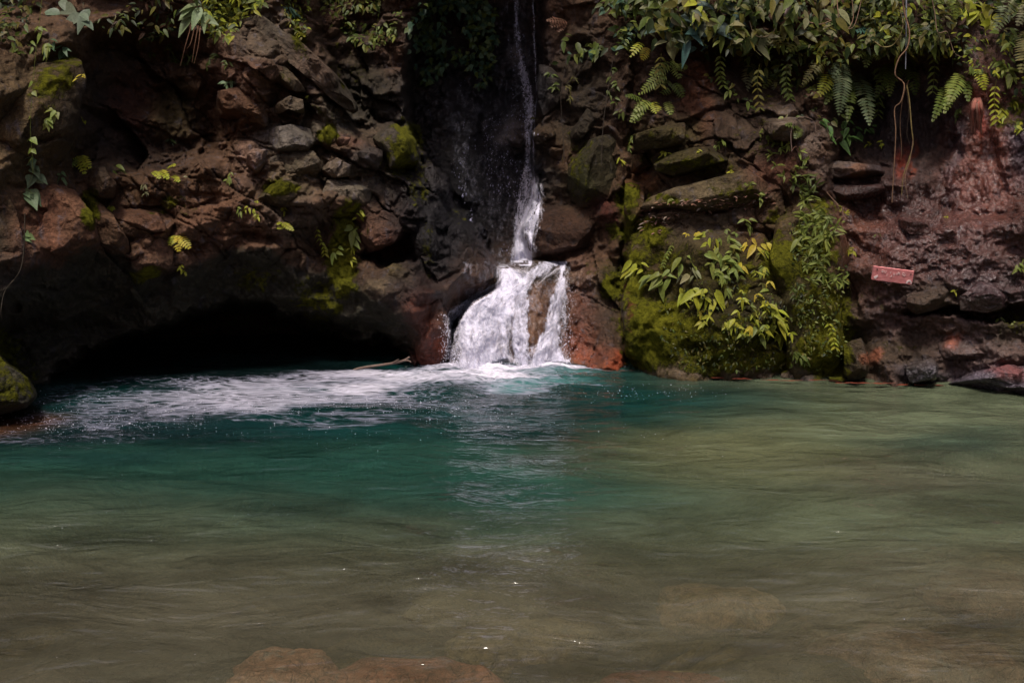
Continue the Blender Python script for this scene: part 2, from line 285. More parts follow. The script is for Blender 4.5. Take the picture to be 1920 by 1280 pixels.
def cliff_depth(u, v):
    wq = np.stack([u * .012, v * .012, u * 0], 1)
    inn = sstep(820, 790, u) + sstep(1080, 1110, u); inn = np.clip(inn + sstep(480, 440, v), 0, 1)
    wa, wb2 = fbm(wq, 501, 5, .6), fbm(wq + 5, 502, 5, .6)
    u = u + 34 * wa * (0.25 + 0.75 * inn); v = v + 34 * wb2 * (0.15 + 0.85 * inn)
    A = lambda poly, e: sstep(-e, e, poly_sdf(poly, u, v))
    d = 11.9 + (495 - v) * 0.0042                                     # back wall of the gorge under the upper fall
    d = d + 0.6 * np.clip((v - 495) / 50, 0, 1)
    def lay(d, poly, val, e): a = A(poly, e); return d * (1 - a) + val * a
    d = lay(d, BACKL, 11.0 + (200 - v) * 0.002, 14)
    d = lay(d, RGORGE, 10.9 - (u - 1000) * 0.0045 + (300 - v) * 0.0012, 10)
    ch = np.interp(v, [488, 505, 540, 600, 650, 700, 760], [10.3, 10.0, 9.78, 9.62, 9.45, 9.32, 9.0]) + 0.12 * np.sin(u * 0.055)
    d = lay(d, [(1060,490),(1100,470),(1180,480),(1185,900),(1062,900)], np.interp(v, [470, 700], [10.15, 9.2]) , 8)
    d = lay(d, CHUTE, ch, 5)
    left = np.interp(u, [-900, -100, 0, 300, 600, 800, 930], [5.2, 7.1, 7.5, 8.75, 9.2, 9.5, 9.9]) + (400 - v) * 0.0014
    left = left - 0.15 * sstep(560, 760, u) * sstep(330, 250, v)
    lip = np.interp(u, LIP_U, LIP_V)
    left = left + np.clip((v - lip) / 100.0, 0, 1.6) * 0.55 * (u > -900)
    e = poly_sdf(LEFTM, u, v)
    left = left + 0.9 * (1 - np.clip(e / 60.0, 0, 1)) ** 2
    d = lay(d, LEFTM, left, 4)
    wc = np.stack([u * .009, v * .016, u * 0 + 7], 1)
    cu_, cv_ = u + 46 * fbm(wc, 511, 4, .6), v + 30 * fbm(wc + 3, 512, 4, .6)
    ac = sstep(-12, 22, poly_sdf(CAVE, cu_, cv_)); d = d * (1 - ac) + (left + 1.8) * ac
    d = lay(d, [(155,85),(250,50),(400,120),(440,180),(415,220),(400,290),(330,318),(220,312),(160,330),(150,200)], left + 0.62, 34)
    d = lay(d, [(690,480),(715,455),(770,447),(772,492),(735,505)], left + 0.5, 6)
    d = lay(d, [(-200,60),(-60,40),(140,20),(160,-300),(-200,-300)], left + 0.5, 14)
    right = np.interp(u, [1170, 1590, 1900, 2100, 2800], [9.35, 8.95, 8.45, 7.9, 4.8]) + (600 - v) * 0.0012
    right = right + 0.35 * sstep(430, 380, v) * sstep(1540, 1600, u) * sstep(2100, 1900, u)
    e = poly_sdf(RIGHTM, u, v); right = right + 0.8 * (1 - np.clip(e / 50.0, 0, 1)) ** 2
    d = lay(d, RIGHTM, right, 14)
    d = lay(d, [(1560,120),(1700,90),(1800,110),(1790,200),(1770,290),(1700,330),(1580,300)], right + 0.55, 30)
    d = lay(d, [(1330,100),(1500,60),(1560,160),(1500,190),(1400,200)], right + 0.5, 30)
    d = lay(d, [(1700,585),(1800,590),(1900,568),(1960,560),(1960,585),(1890,600),(1800,606),(1715,600)], right + 0.3, 9)
    over = sstep(-380, -560, v) * sstep(700, 800, u) * sstep(1250, 1150, u)
    d = d * (1 - over) + 9.9 * over                                    # unseen overhang added above the fall to block sky light
    return d
xs = np.concatenate([np.linspace(-900, -40, 60)[:-1], np.arange(-40, 1962, 2.0), np.linspace(1962, 2800, 60)[1:]])
ys = np.concatenate([np.linspace(-1400, -30, 90)[:-1], np.arange(-30, 752, 2.0), np.linspace(752, 900, 12)[1:]])
U, Vv = np.meshgrid(xs, ys); uf, vf = U.ravel(), Vv.ravel()
d0 = cliff_depth(uf, vf)
P0 = unproj(uf, vf, d0)
Q = P0.copy(); Q[:, 1] *= 0.35                       # cells run deep into the wall so that sides stay whole
wp = np.stack([fbm(Q * 1.7, 3, 3), fbm(Q * 1.7, 13, 3), fbm(Q * 1.7, 23, 3)], 1) * 0.32
ROT = np.array([[.88, .36, .31], [-.42, .89, .17], [-.21, -.28, .94]])
h1, c1 = facet(((Q + wp) @ ROT.T) * np.array([1.3, 1.3, 1.9]), 101, 0.8)
h2, c2 = facet(((Q + wp * 0.5) @ ROT.T) * np.array([3.4, 3.4, 5.0]), 202, 0.8)
h3, c3 = facet(((Q + wp * 0.3) @ ROT) * 11.0, 303, 0.8)
fb = fbm(P0 * 2.4, 41, 6, 0.55)
inch = sstep(-6, 10, poly_sdf(CHUTE, uf, vf)); wetr = sstep(1600, 1680, uf)
ingorge = sstep(12.2, 10.8, d0) * 0.4 + 0.6
amp = (1 - 0.55 * inch) * ingorge
up_ = sstep(470, 380, vf)
rubble = sstep(160, 300, uf) * sstep(860, 800, uf) * sstep(520, 470, vf)
dd = -(0.36 * (h1 - .3) + (0.13 + 0.12 * rubble) * (h2 - .3) + (0.035 + 0.03 * rubble) * (h3 - .3)) * (1 - (0.72 + .18 * up_) * wetr) - 0.14 * fb
ca_, sa_ = math.cos(.42), math.sin(.42); bu = uf + 14 * fbm(np.stack([uf * .02, vf * .02, uf * 0], 1), 531, 4); bv = vf + 14 * fbm(np.stack([uf * .02, vf * .02, uf * 0], 1), 532, 4)
def blocks(su, sv, seed):
    x_ = (bu * ca_ + bv * sa_) / su; y_ = (-bu * sa_ + bv * ca_) / sv; i, j = np.floor(x_), np.floor(y_); F1 = np.full(len(x_), 9.); F2 = F1.copy(); H = F1 * 0
    for dx in (-1, 0, 1):
        for dy in (-1, 0, 1):
            a, b = i + dx, j + dy; z_ = a * 0; r = [hf(a, b, z_, seed + m) for m in range(5)]
            ex_, ey_ = x_ - a - r[0], y_ - b - r[1]; D = np.maximum(np.abs(ex_), np.abs(ey_)) * .6 + np.hypot(ex_, ey_) * .4
            near = D < F1; F2 = np.where(near, F1, np.minimum(F2, D)); h = (r[2] - .5) * 1.3 + (r[3] - .5) * 1.4 * ex_ + (r[4] - .5) * 1.4 * ey_; H = np.where(near, h, H); F1 = np.where(near, D, F1)
    return H, F2 - F1
b0_, k0_ = blocks(210, 105, 921); b1_, k1_ = blocks(92, 56, 901); b2_, k2_ = blocks(38, 24, 911)
dd += rubble * (0.24 * b0_ + 0.05 * (1 - sstep(0, .05, k0_)) + 0.08 * b1_ + 0.03 * b2_ + 0.035 * (1 - sstep(0, .10, k1_)) + 0.02 * (1 - sstep(0, .12, k2_)))
rb = sstep(1180, 1230, uf) * sstep(1600, 1540, uf) * sstep(520, 420, vf) + .6 * sstep(1020, 1060, uf) * sstep(1190, 1160, uf); dd += rb * (0.09 * b1_ + 0.035 * b2_ + 0.03 * (1 - sstep(0, .08, k1_)))
rid = 1 - np.abs(fbm(P0 * np.array([1.6, 1.6, 2.1]), 77, 6, 0.55)) * 2.4
rid = rid * (1 - up_) + up_ * (1 - np.abs(fbm(P0 * np.array([2.8, 1.6, 0.9]), 79, 6, 0.55)) * 2.2) * .8
rid2 = np.abs(fbm(P0 * np.array([6, 6, 7]), 78, 4, 0.6))
dd += wetr * (-0.17 * rid - 0.03 * rid2)
d1 = d0 + dd * amp
# smooth cell walls a little: blend with neighbours
G = d1.reshape(U.shape)
CL_V = unproj(uf, vf, G.ravel())
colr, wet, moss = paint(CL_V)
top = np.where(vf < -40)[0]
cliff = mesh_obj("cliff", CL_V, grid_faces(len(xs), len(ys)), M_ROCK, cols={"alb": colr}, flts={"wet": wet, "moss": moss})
tag(cliff, "dark wet rock cliff wrapped round the pool and the gorge", None, kind="structure")
def cl(u, v):
    """depth of the smooth cliff at a photo pixel"""
    return float(cliff_depth(np.array([float(u)]), np.array([float(v)]))[0])
# ------------------------------------------------------------------ boulders: closed solids with a traced outline
def ico(sub):
    import bmesh
    bm = bmesh.new(); bmesh.ops.create_icosphere(bm, subdivisions=sub, radius=1.0)
    V = np.array([v.co[:] for v in bm.verts]); Fc = np.array([[v.index for v in f.verts] for f in bm.faces]); bm.free(); return V, Fc
ICO = {k: ico(k) for k in (3, 4, 5, 6, 7)}
def boulder(name, poly, label, prot=0.25, thick=None, sub=6, seed=1, base=BROWN, wetb=0.15, fac=1.0, flat=4.0, d=None, tilt=(0, 0), ang_cut=1.0, cat="boulder", group=None, fsc=1.0, mat=None):
    pl = np.array(poly, float); c = pl.mean(0)
    # centroid by area
    x, y = pl[:, 0], pl[:, 1]; x2, y2 = np.roll(x, -1), np.roll(y, -1); cr = x * y2 - x2 * y; A = cr.sum() / 2
    c = np.array([((x + x2) * cr).sum() / (6 * A), ((y + y2) * cr).sum() / (6 * A)])
    dc = (cl(*c) if d is None else d)
    if d is None and group == LB: prot = prot * 0.40
    size = math.sqrt(abs(A)) / F * dc
    T = (thick if thick else size * 0.42) * 1.15
    th = np.arctan2(pl[:, 1] - c[1], pl[:, 0] - c[0])
    # radius table by ray casting on the polygon
    K = 720; ang = np.linspace(-math.pi, math.pi, K, endpoint=False); R = np.zeros(K)
    for k, a in enumerate(ang):
        dx, dy = math.cos(a), math.sin(a); best = 0
        for i in range(len(pl)):
            p = pl[i] - c; e = pl[(i + 1) % len(pl)] - pl[i]; den = dx * e[1] - dy * e[0]
            if abs(den) < 1e-9: continue
            t = (p[0] * e[1] - p[1] * e[0]) / den; s = (p[0] * dy - p[1] * dx) / den
            if t > 0 and -1e-6 <= s <= 1 + 1e-6: best = max(best, t)
        R[k] = best
    ker = np.hanning(15); ker /= ker.sum(); R = np.convolve(np.concatenate([R[-7:], R, R[:7]]), ker, 'valid')
    N, Fc = ICO[sub]
    a = np.arctan2(-N[:, 2], N[:, 0]); r = np.interp(a, np.append(ang, math.pi), np.append(R, R[0]))
    ny = np.clip(np.abs(N[:, 1]), 0, 1)
    lat = (1 - ny ** flat) ** (1 / flat) ; lat = np.where(ny < 1e-6, 1, lat)
    # ny measured along angle so that the front is sampled evenly
    rho = np.sqrt(np.clip(1 - ny * ny, 0, 1)); rr = rho ** 0.9
    dep = np.sign(N[:, 1]) * (1 - rr ** flat) ** (1 / flat)
    uu = c[0] + r * rr * np.cos(a); vv = c[1] + r * rr * np.sin(a)
    dcen = dc - prot + T
    dd_ = dcen + dep * T + tilt[0] * (uu - c[0]) / 100 + tilt[1] * (vv - c[1]) / 100
    P = unproj(uu, vv, dd_)
    if ang_cut:
        ctr = np.array(pt(c[0], c[1], dcen)); sc_ = np.array([np.ptp(P[:, 0]) / 2, T, np.ptp(P[:, 2]) / 2]); ql = (P - ctr) / sc_
        rp = np.random.RandomState(seed * 7 + 3)
        for k in range(11):
            nn_ = rp.randn(3) * np.array([1.0, .7, 1.0]); nn_[1] = -abs(nn_[1]) - .25; nn_ /= np.linalg.norm(nn_)
            sup = (ql @ nn_).max(); hk = sup * rp.uniform(.70, .90) if k < 9 else sup * .8
            ex_ = np.maximum(ql @ nn_ - hk, 0) * .93 * ang_cut; ql = ql - ex_[:, None] * nn_[None, :]
        P = ctr + ql * sc_
    off = np.array([seed * 3.17, seed * 1.31, seed * 7.7])
    q = P + off; s = size
    wq = np.stack([fbm(q / s * 1.6, 5, 3), fbm(q / s * 1.6, 15, 3), fbm(q / s * 1.6, 25, 3)], 1) * 0.22 * s
    g1, e1 = facet(((q + wq) @ ROT) / s * 1.9 * fsc, 500 + seed, 0.8, 1.4); g2, e2 = facet(((q + wq) @ ROT.T) / s * 5.0 * fsc, 600 + seed, 0.9)
    g3, e3 = facet((q + wq) / s * 13.0 * fsc, 700 + seed, 0.9)
    g = 0.21 * s * (g1 - .35) + 0.055 * s * (g2 - .35) + 0.016 * s * (g3 - .3) + 0.10 * s * fbm(q / s * 2.2, 70 + seed, 6, 0.55)
    view = P - np.array([0, 0, CAM_H]); view /= np.linalg.norm(view, axis=1)[:, None]
    rad = P - np.array(pt(c[0], c[1], dcen)); rad /= (np.linalg.norm(rad, axis=1)[:, None] + 1e-9)
    front = np.abs(dep)
    dirn = -view * front[:, None] * np.sign(-dep)[:, None] + rad * (1 - front)[:, None] * 0.5
    P = P + dirn * (g * fac)[:, None]
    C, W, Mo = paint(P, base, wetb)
    o = mesh_obj(name, P, Fc, mat or M_ROCK, cols={"alb": C}, flts={"wet": W, "moss": Mo})
    tag(o, label, cat, group); return o
B = boulder
LB = "boulders of the left rock face"; GB = "rocks in the gorge beside the upper fall"; RB = "rocks of the right bank"
B("mossy_pillar_rock", [(-60,95),(60,88),(150,110),(160,150),(145,250),(110,305),(60,335),(0,348),(-60,335)], "brown rock pillar with mossy top at the far left edge", .45, .5, 6, 1, (0.07,0.05,0.03), group=LB)
B("boulder", [(-70,350),(10,352),(38,400),(46,470),(30,545),(-20,600),(-70,600)], "dark rounded boulder cut by the left edge of the photo under the mossy pillar", .45, .5, 6, 2, (0.035,0.028,0.020), group=LB)
B("boulder", [(45,400),(60,368),(100,346),(140,358),(172,400),(188,456),(175,490),(120,500),(70,505),(50,470)], "pinkish brown boulder with a bright leaf sprig at its left edge", .40, .4, 6, 3, PINK, group=LB)
B("boulder", [(150,372),(172,366),(213,401),(240,449),(244,483),(222,500),(188,470),(168,420)], "narrow leaning brown boulder with a moss seam, right of the pinkish boulder", .36, .35, 6, 4, group=LB)
B("boulder", [(240,445),(265,438),(297,440),(325,462),(328,497),(302,520),(262,534),(240,507)], "rounded purplish brown boulder with a mossy chin over the dark undercut", .30, .3, 6, 5, (0.10,0.055,0.04), group=LB)
B("rock_slab", [(219,328),(281,322),(375,342),(400,375),(369,398),(290,388),(225,398),(212,360)], "flat brown slab with mossy lower lip above the triangular hollow", .42, .35, 6, 6, (0.075,0.042,0.026), group=LB, cat="rock slab")
B("rock_slab", [(200,392),(245,388),(296,398),(318,434),(290,436),(240,425),(212,412)], "thin reddish brown slab wedged under the flat mossy-lipped slab", .36, .25, 5, 7, (0.08,0.04,0.028), group=LB, cat="rock slab")
B("boulder", [(158,314),(197,310),(205,328),(218,344),(214,372),(187,381),(164,353)], "small dark angular block with a pale top, left of the flat slab", .36, .25, 5, 8, (0.05,0.035,0.028), group=LB)
B("boulder", [(408,165),(450,152),(492,162),(505,200),(503,235),(480,250),(440,232),(404,216)], "reddish brown overhanging block below the leafy tuft of the upper left", .38, .4, 6, 9, (0.075,0.042,0.028), group=LB)
B("boulder", [(400,60),(440,55),(480,95),(500,150),(460,150),(420,140),(402,110)], "weathered brown block under the tuft of yellow-green leaves", .32, .3, 5, 10, (0.10,0.055,0.04), group=LB)
B("rock_slab", [(447,28),(494,31),(535,62),(575,90),(625,134),(655,170),(675,208),(660,214),(625,190),(580,150),(525,106),(465,70)], "long dark slab leaning down to the right along the ridge", .35, .28, 6, 11, (0.07,0.052,0.045), 0.2, fac=1.2, group=LB, cat="rock slab")
B("boulder", [(509,125),(531,120),(560,150),(575,172),(540,172),(516,152)], "small olive block tucked under the long leaning slab", .3, .2, 5, 12, (0.07,0.062,0.04), group=LB)
B("boulder", [(516,194),(541,178),(569,187),(572,216),(541,205),(508,222)], "small grey-brown block with a black gap beneath it, left of the ridge", .32, .2, 5, 13, (0.09,0.075,0.06), group=LB)
B("boulder", [(506,240),(545,232),(581,240),(590,265),(575,286),(519,284),(500,272)], "pale lilac-grey wet block in the middle of the left rock face", .40, .25, 6, 14, LILAC, .5, flat=4, group=LB)
B("boulder", [(506,290),(550,282),(589,282),(602,302),(594,347),(556,334),(506,328)], "dark olive block directly under the pale lilac-grey block", .33, .25, 6, 15, (0.08,0.065,0.05), group=LB)
B("boulder", [(462,280),(499,280),(498,303),(484,330),(462,315)], "small pinkish stone with a smooth face, left of the olive block", .34, .2, 5, 16, (0.17,0.11,0.10), group=LB)
B("boulder", [(494,340),(540,336),(569,346),(574,362),(541,392),(487,393),(481,360)], "rounded block with a bright moss patch on its front", .40, .28, 6, 17, (0.08,0.065,0.04), group=LB)
B("boulder", [(602,315),(625,292),(659,310),(658,331),(625,334),(600,331)], "brown block with a black crack beneath it, centre of the left rock face", .36, .2, 5, 18, (0.12,0.08,0.065), group=LB)
B("boulder", [(660,282),(690,275),(720,283),(716,302),(704,323),(680,312),(660,294)], "dark wet block with a pale top, under the mossy ridge", .40, .22, 5, 19, (0.05,0.036,0.036), .4, group=LB)
B("stone", [(632,254),(658,258),(652,272),(630,277)], "small pinkish stone beside the bright moss cushion", .36, .12, 4, 20, (0.13,0.07,0.06), group=LB)
B("stone", [(604,240),(618,234),(632,250),(628,268),(615,276),(606,262)], "stone wrapped in bright yellow-green moss", .40, .12, 4, 21, OLIVE, group=LB)
B("boulder", [(687,238),(744,234),(775,258),(788,291),(780,314),(756,338),(731,330),(722,290),(700,262)], "big rounded ridge end with yellow-green moss above the gorge", .40, .45, 6, 22, (0.10,0.085,0.05), group=LB)
B("boulder", [(787,302),(809,303),(822,331),(842,345),(836,377),(814,386),(797,346)], "knobbly brown rock at the edge of the gorge right of the mossy ridge end", .35, .3, 6, 23, (0.11,0.075,0.055), group=LB)
B("boulder", [(676,402),(720,392),(766,400),(772,440),(735,458),(690,476),(674,460)], "broad brown rock face with a rusty lower edge above the dark hollow", .38, .3, 6, 24, (0.09,0.048,0.036), .2, group=LB)
B("boulder", [(600,338),(660,334),(700,350),(695,392),(640,400),(600,392),(590,365)], "layered grey-brown ledge in the middle of the left rock face", .3, .3, 6, 40, (0.10,0.08,0.07), .3, flat=4, group=LB)
B("stone", [(709,510),(735,494),(770,497),(760,530),(733,540),(711,530)], "tan stone inside the dark hollow of the left rock face", .28, .2, 5, 25, TANO, group=LB)
B("stone", [(679,545),(693,534),(735,540),(735,551),(706,556)], "thin pale stone strip below the tan stone", .22, .12, 4, 26, (0.13,0.10,0.08), group=LB)
B("boulder", [(772,392),(800,385),(814,402),(824,470),(822,545),(802,560),(786,505),(772,450)], "narrow upright rib of green-brown rock left of the lower fall", .35, .3, 6, 27, (0.06,0.048,0.03), .3, group=LB)
B("boulder", [(818,398),(836,393),(868,420),(898,454),(930,498),(928,522),(895,532),(872,542),(848,542),(828,495),(816,440)], "tan to red-brown wet rock shoulder overhanging the left side of the lower fall", .35, .45, 6, 28, (0.08,0.055,0.045), .6, group=LB)
B("boulder", [(768,600),(799,565),(826,552),(838,590),(846,633),(846,672),(826,684),(782,688),(762,667),(768,630)], "rust-red wet rock standing in the pool at the left foot of the fall", .45, .3, 6, 29, (0.17,0.045,0.025), .9, group=LB)
B("stone", [(770,665),(786,660),(792,676),(784,690),(768,688)], "small black stone at the waterline where the stick ends", .62, .12, 4, 30, (0.03,0.02,0.018), .7, group=LB)
B("boulder", [(-80,640),(-20,645),(20,684),(54,708),(72,742),(50,765),(0,778),(-80,800)], "low mound covered in green moss at the left waterline", None or .9, .5, 6, 31, (0.03,0.03,0.012), d=7.75, group=LB)
# gorge
B("boulder", [(1004,380),(1050,374),(1100,380),(1128,420),(1124,470),(1070,499),(1008,496),(990,462),(996,430)], "dark brown squarish boulder right of the foot of the upper fall", .35, .5, 6, 50, (0.034,0.017,0.012), .2, flat=4, fac=.7, group=GB)
B("boulder", [(998,246),(1012,231),(1040,246),(1053,266),(1000,267)], "triangular tan-topped rock jutting toward the upper fall", .30, .3, 5, 51, (0.055,0.036,0.02), group=GB)
B("boulder", [(1018,272),(1058,280),(1062,297),(1043,302),(1024,290)], "small brown rock below the triangular rock", .24, .2, 5, 52, (0.06,0.036,0.026), group=GB)
B("boulder", [(1068,252),(1100,205),(1115,208),(1116,232),(1092,262),(1077,274)], "slanting brown rock over a black gap in the gorge's right side", .28, .25, 5, 53, (0.05,0.035,0.028), group=GB)
B("boulder", [(1066,310),(1100,262),(1165,245),(1172,330),(1170,400),(1105,404),(1064,382)], "large smooth olive-brown rock face above the dark squarish boulder", .30, .4, 6, 54, (0.033,0.030,0.018), .1, fac=.5, group=GB)
B("boulder", [(1010,120),(1050,128),(1060,180),(1040,228),(1008,222)], "shadowed rock beside the upper fall under the leafy bush", .25, .3, 5, 55, (0.03,0.02,0.016), group=GB)
B("stone", [(944,250),(958,236),(985,262),(978,280),(958,276)], "pale wet stone in the middle of the dark upper fall", .35, .15, 4, 56, (0.14,0.13,0.16), .9, group=GB)
# right
B("boulder", [(1180,430),(1200,404),(1260,392),(1330,386),(1450,378),(1480,395),(1484,470),(1488,520),(1496,580),(1500,650),(1512,740),(1400,765),(1290,765),(1180,745),(1172,610),(1172,500)], "giant mossy boulder in the pool right of the fall, bright leafy sprigs on its front", .55, .7, 7, 60, (0.055,0.044,0.020), .05, flat=3.6, fac=1.0, fsc=1.7, ang_cut=.8, tilt=(-.05, -.10), group=RB)
B("boulder", [(1440,480),(1460,405),(1530,384),(1578,398),(1592,470),(1590,560),(1584,620),(1606,740),(1540,760),(1480,755),(1470,600)], "tall green mossy rock column between the giant boulder and the red wet wall", .40, .5, 6, 61, (0.05,0.042,0.018), .05, fac=1.0, ang_cut=.6, tilt=(0, -.06), group=RB)
B("rock_slab", [(1190,400),(1212,372),(1265,352),(1335,334),(1396,318),(1430,336),(1458,362),(1470,385),(1400,394),(1300,398)], "sloping slab littered with dead leaves on top of the giant mossy boulder", .40, .35, 6, 62, (0.105,0.085,0.06), .05, fac=.7, group=RB, cat="rock slab")
B("boulder", [(1172,328),(1198,330),(1216,350),(1206,400),(1184,424),(1170,400)], "orange-brown and green rock at the left end of the leaf-littered slab", .40, .3, 5, 63, (0.09,0.045,0.02), group=RB)
B("boulder", [(1187,252),(1231,237),(1281,226),(1292,250),(1286,272),(1230,280),(1187,283)], "upper mossy block of the pair above the leaf-littered slab", .35, .3, 6, 64, (0.05,0.042,0.02), flat=4, group=RB)
B("boulder", [(1222,299),(1281,280),(1344,273),(1370,300),(1328,318),(1266,333),(1230,320)], "lower mossy block of the pair above the leaf-littered slab", .38, .3, 6, 65, (0.04,0.036,0.014), group=RB)
B("boulder", [(1186,290),(1215,286),(1222,312),(1210,330),(1184,326)], "small brown block left of the lower mossy block", .33, .2, 5, 66, (0.06,0.035,0.02), group=RB)
B("rock_slab", [(1528,306),(1570,300),(1640,304),(1660,322),(1655,334),(1600,336),(1530,333)], "pale lilac ledge with an orange patch under the big hanging ferns", .50, .3, 6, 67, (0.12,0.095,0.095), .4, flat=4, fac=.7, group=RB, cat="rock slab")
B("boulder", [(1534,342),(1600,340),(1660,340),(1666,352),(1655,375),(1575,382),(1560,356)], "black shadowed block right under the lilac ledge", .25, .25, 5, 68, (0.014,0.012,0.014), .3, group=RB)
B("boulder", [(1440,215),(1490,222),(1512,245),(1500,268),(1450,262),(1430,240)], "block with a white-crusted face left of the big hanging ferns", .32, .25, 5, 69, (0.11,0.09,0.085), .2, group=RB)
B("boulder", [(1420,285),(1500,275),(1530,310),(1520,370),(1480,395),(1440,350),(1410,310)], "reddish brown rock behind the climbing shrub", .20, .3, 6, 70, (0.075,0.034,0.024), .1, group=RB)
B("stone", [(1440,450),(1466,440),(1488,470),(1492,520),(1470,540),(1446,505)], "mossy stone wedged between the giant boulder and the green column", .34, .25, 5, 90, (0.05,0.042,0.018), .1, group=RB)
B("boulder", [(1685,406),(1748,412),(1752,440),(1740,452),(1706,440),(1685,425)], "dark purplish wet bulge above the red plank", .28, .25, 5, 71, WETB, 1, group=RB)
B("boulder", [(1700,552),(1777,535),(1795,553),(1794,572),(1718,590),(1700,575)], "brown wet ledge below the red plank", .34, .25, 6, 72, (0.05,0.036,0.022), .5, group=RB)
B("boulder", [(1797,558),(1837,528),(1893,538),(1905,560),(1870,590),(1830,584),(1801,582)], "shiny dark bulge over the deep crack at the right", .36, .28, 6, 73, (0.055,0.04,0.048), 1, group=RB)
B("boulder", [(1697,689),(1748,671),(1768,695),(1748,722),(1706,722)], "dark layered rock at the waterline below the red plank", .40, .25, 6, 74, (0.06,0.055,0.062), .9, group=RB)
B("boulder", [(1770,722),(1820,700),(1890,684),(1960,690),(1990,740),(1880,740)], "flat streaked purple-grey rock at the waterline in the right corner of the bank", .45, .35, 6, 75, (0.105,0.09,0.11), .9, group=RB)
B("boulder", [(1581,645),(1614,634),(1630,669),(1624,705),(1600,722),(1584,701)], "smooth olive-brown stone between the green column and the dark layered rock", .40, .25, 6, 76, (0.05,0.042,0.026), .3, group=RB)
B("boulder", [(1755,640),(1810,610),(1870,604),(1920,640),(1900,680),(1820,690),(1770,690)], "red and green mottled wet rock below the deep crack", .20, .35, 6, 77, (0.09,0.055,0.045), .8, group=RB)
SB = "small stones along the foot of the giant boulder"
for k, (u, v, w_, h_, lab, c) in enumerate([
    (1222, 692, 24, 14, "dark wet stone at the left foot of the giant mossy boulder", (0.05,0.035,0.035)),
    (1265, 700, 22, 9, "low brown stone with a leaning dead leaf, foot of the giant boulder", (0.07,0.05,0.035)),
    (1318, 704, 26, 9, "flat olive stone at the waterline under the bright moss", (0.06,0.05,0.03)),
    (1376, 702, 28, 12, "grey glistening stone at the middle of the giant boulder's foot", (0.10,0.08,0.085)),
    (1432, 706, 30, 11, "long brown stone left of the bright green moss slope", (0.07,0.055,0.045)),
    (1478, 704, 22, 12, "grey stone below the white splinter at the waterline", (0.09,0.075,0.07)),
    (1523, 710, 26, 9, "lilac-grey stone under the bright green moss slope", (0.10,0.085,0.09)),
    (1568, 712, 22, 8, "small stone between the green column and the olive-brown stone", (0.07,0.06,0.05)),
    (1650, 712, 40, 9, "long low brown stone left of the dark layered rock", (0.05,0.035,0.028)),
    (1160, 684, 20, 12, "pointed rust-orange stone between the fall and the giant boulder", (0.26,0.055,0.02)),
    (1110, 690, 28, 8, "low rust-red stone at the right foot of the fall", (0.18,0.045,0.025))]):
    an = [0, .7, 1.4, 2.3, 3.1, 3.9, 4.7, 5.5]
    poly = [(u + w_ * (0.8 + 0.2 * math.sin(k * 3 + a * 5)) * math.cos(a), v + h_ * (0.85 + 0.2 * math.cos(k * 5 + a * 4)) * math.sin(a)) for a in an]
    B("stone", poly, lab, 0, w_ / F * 9 * .8, 5, 80 + k, c, .7, d=water_y(v + h_ * 0.4) + w_ / F * 9 * .3, group=SB)
# ------------------------------------------------------------------ pool bed, added sky-blocking slope behind the camera, water
def bed_depth(x, y):
    """depth of water (m) at world x, y"""
    u, v = proj(np.stack([x, y, np.zeros_like(x)], 1))
    v = v + 40 * fbm(np.stack([x * .5, y * .5, x * 0], 1), 8, 3)
    t = np.interp(v, [640, 700, 760, 860, 960, 1060, 1180, 1300, 1600], [2.2, 2.2, 2.0, 1.5, .95, .62, .42, .30, .2])
    r = sstep(1150, 1900, u) * sstep(1050, 720, v); t = t * (1 - 0.55 * r)
    e = np.clip((np.abs(x) - 4.5) / 3, 0, 1); t = t * (1 - e) - 1.2 * e
    return t
gx = np.concatenate([np.linspace(-14, -4, 40)[:-1], np.linspace(-4, 4, 420), np.linspace(4, 14, 40)[1:]]); gy = np.concatenate([np.linspace(-12, 2.6, 50)[:-1], np.linspace(2.6, 7.5, 330), np.linspace(7.5, 16, 60)[1:]]); GX, GY = np.meshgrid(gx, gy); gxf, gyf = GX.ravel(), GY.ravel()
bd = bed_depth(gxf, np.maximum(gyf, 2.2)); bd = np.where(gyf < 1.5, bd - (1.5 - gyf) * 0.25, bd)
bp = np.stack([gxf, gyf, -bd], 1)
bw_ = np.stack([fbm(bp * 1.5, 905, 3), fbm(bp * 1.5 + 9, 906, 3), bp[:, 0] * 0], 1) * .3
bh, bc = facet((bp + bw_) * np.array([1.5, 1.9, 0.01]), 900, 0.4, 1.2); bh2, bc2 = facet((bp + bw_) * np.array([4.5, 5.5, 0.01]), 907, 0.4, 1.2)
bp[:, 2] += 0.16 * (bh - .3) + 0.05 * (bh2 - .3) + 0.10 * fbm(bp * 1.3, 91, 5)
bp[:, 2] = np.where(bd > 0.1, np.minimum(bp[:, 2], -0.06), bp[:, 2])
bn = fbm(bp * 1.6, 92, 4)[:, None]
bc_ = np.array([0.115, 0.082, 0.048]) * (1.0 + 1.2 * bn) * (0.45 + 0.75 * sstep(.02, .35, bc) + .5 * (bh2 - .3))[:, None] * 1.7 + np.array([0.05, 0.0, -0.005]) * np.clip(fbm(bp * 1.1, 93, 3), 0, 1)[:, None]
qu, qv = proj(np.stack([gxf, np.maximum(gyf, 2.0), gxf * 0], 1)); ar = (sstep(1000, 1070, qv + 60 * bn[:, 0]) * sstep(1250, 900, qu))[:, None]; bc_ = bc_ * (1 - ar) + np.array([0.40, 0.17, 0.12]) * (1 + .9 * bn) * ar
bed = mesh_obj("ground", bp, grid_faces(len(gx), len(gy))[:, ::-1], M_ROCK, cols={"alb": np.clip(bc_, 0.004, 1)}, flts={"wet": np.full(len(bp), .1), "moss": np.zeros(len(bp))})
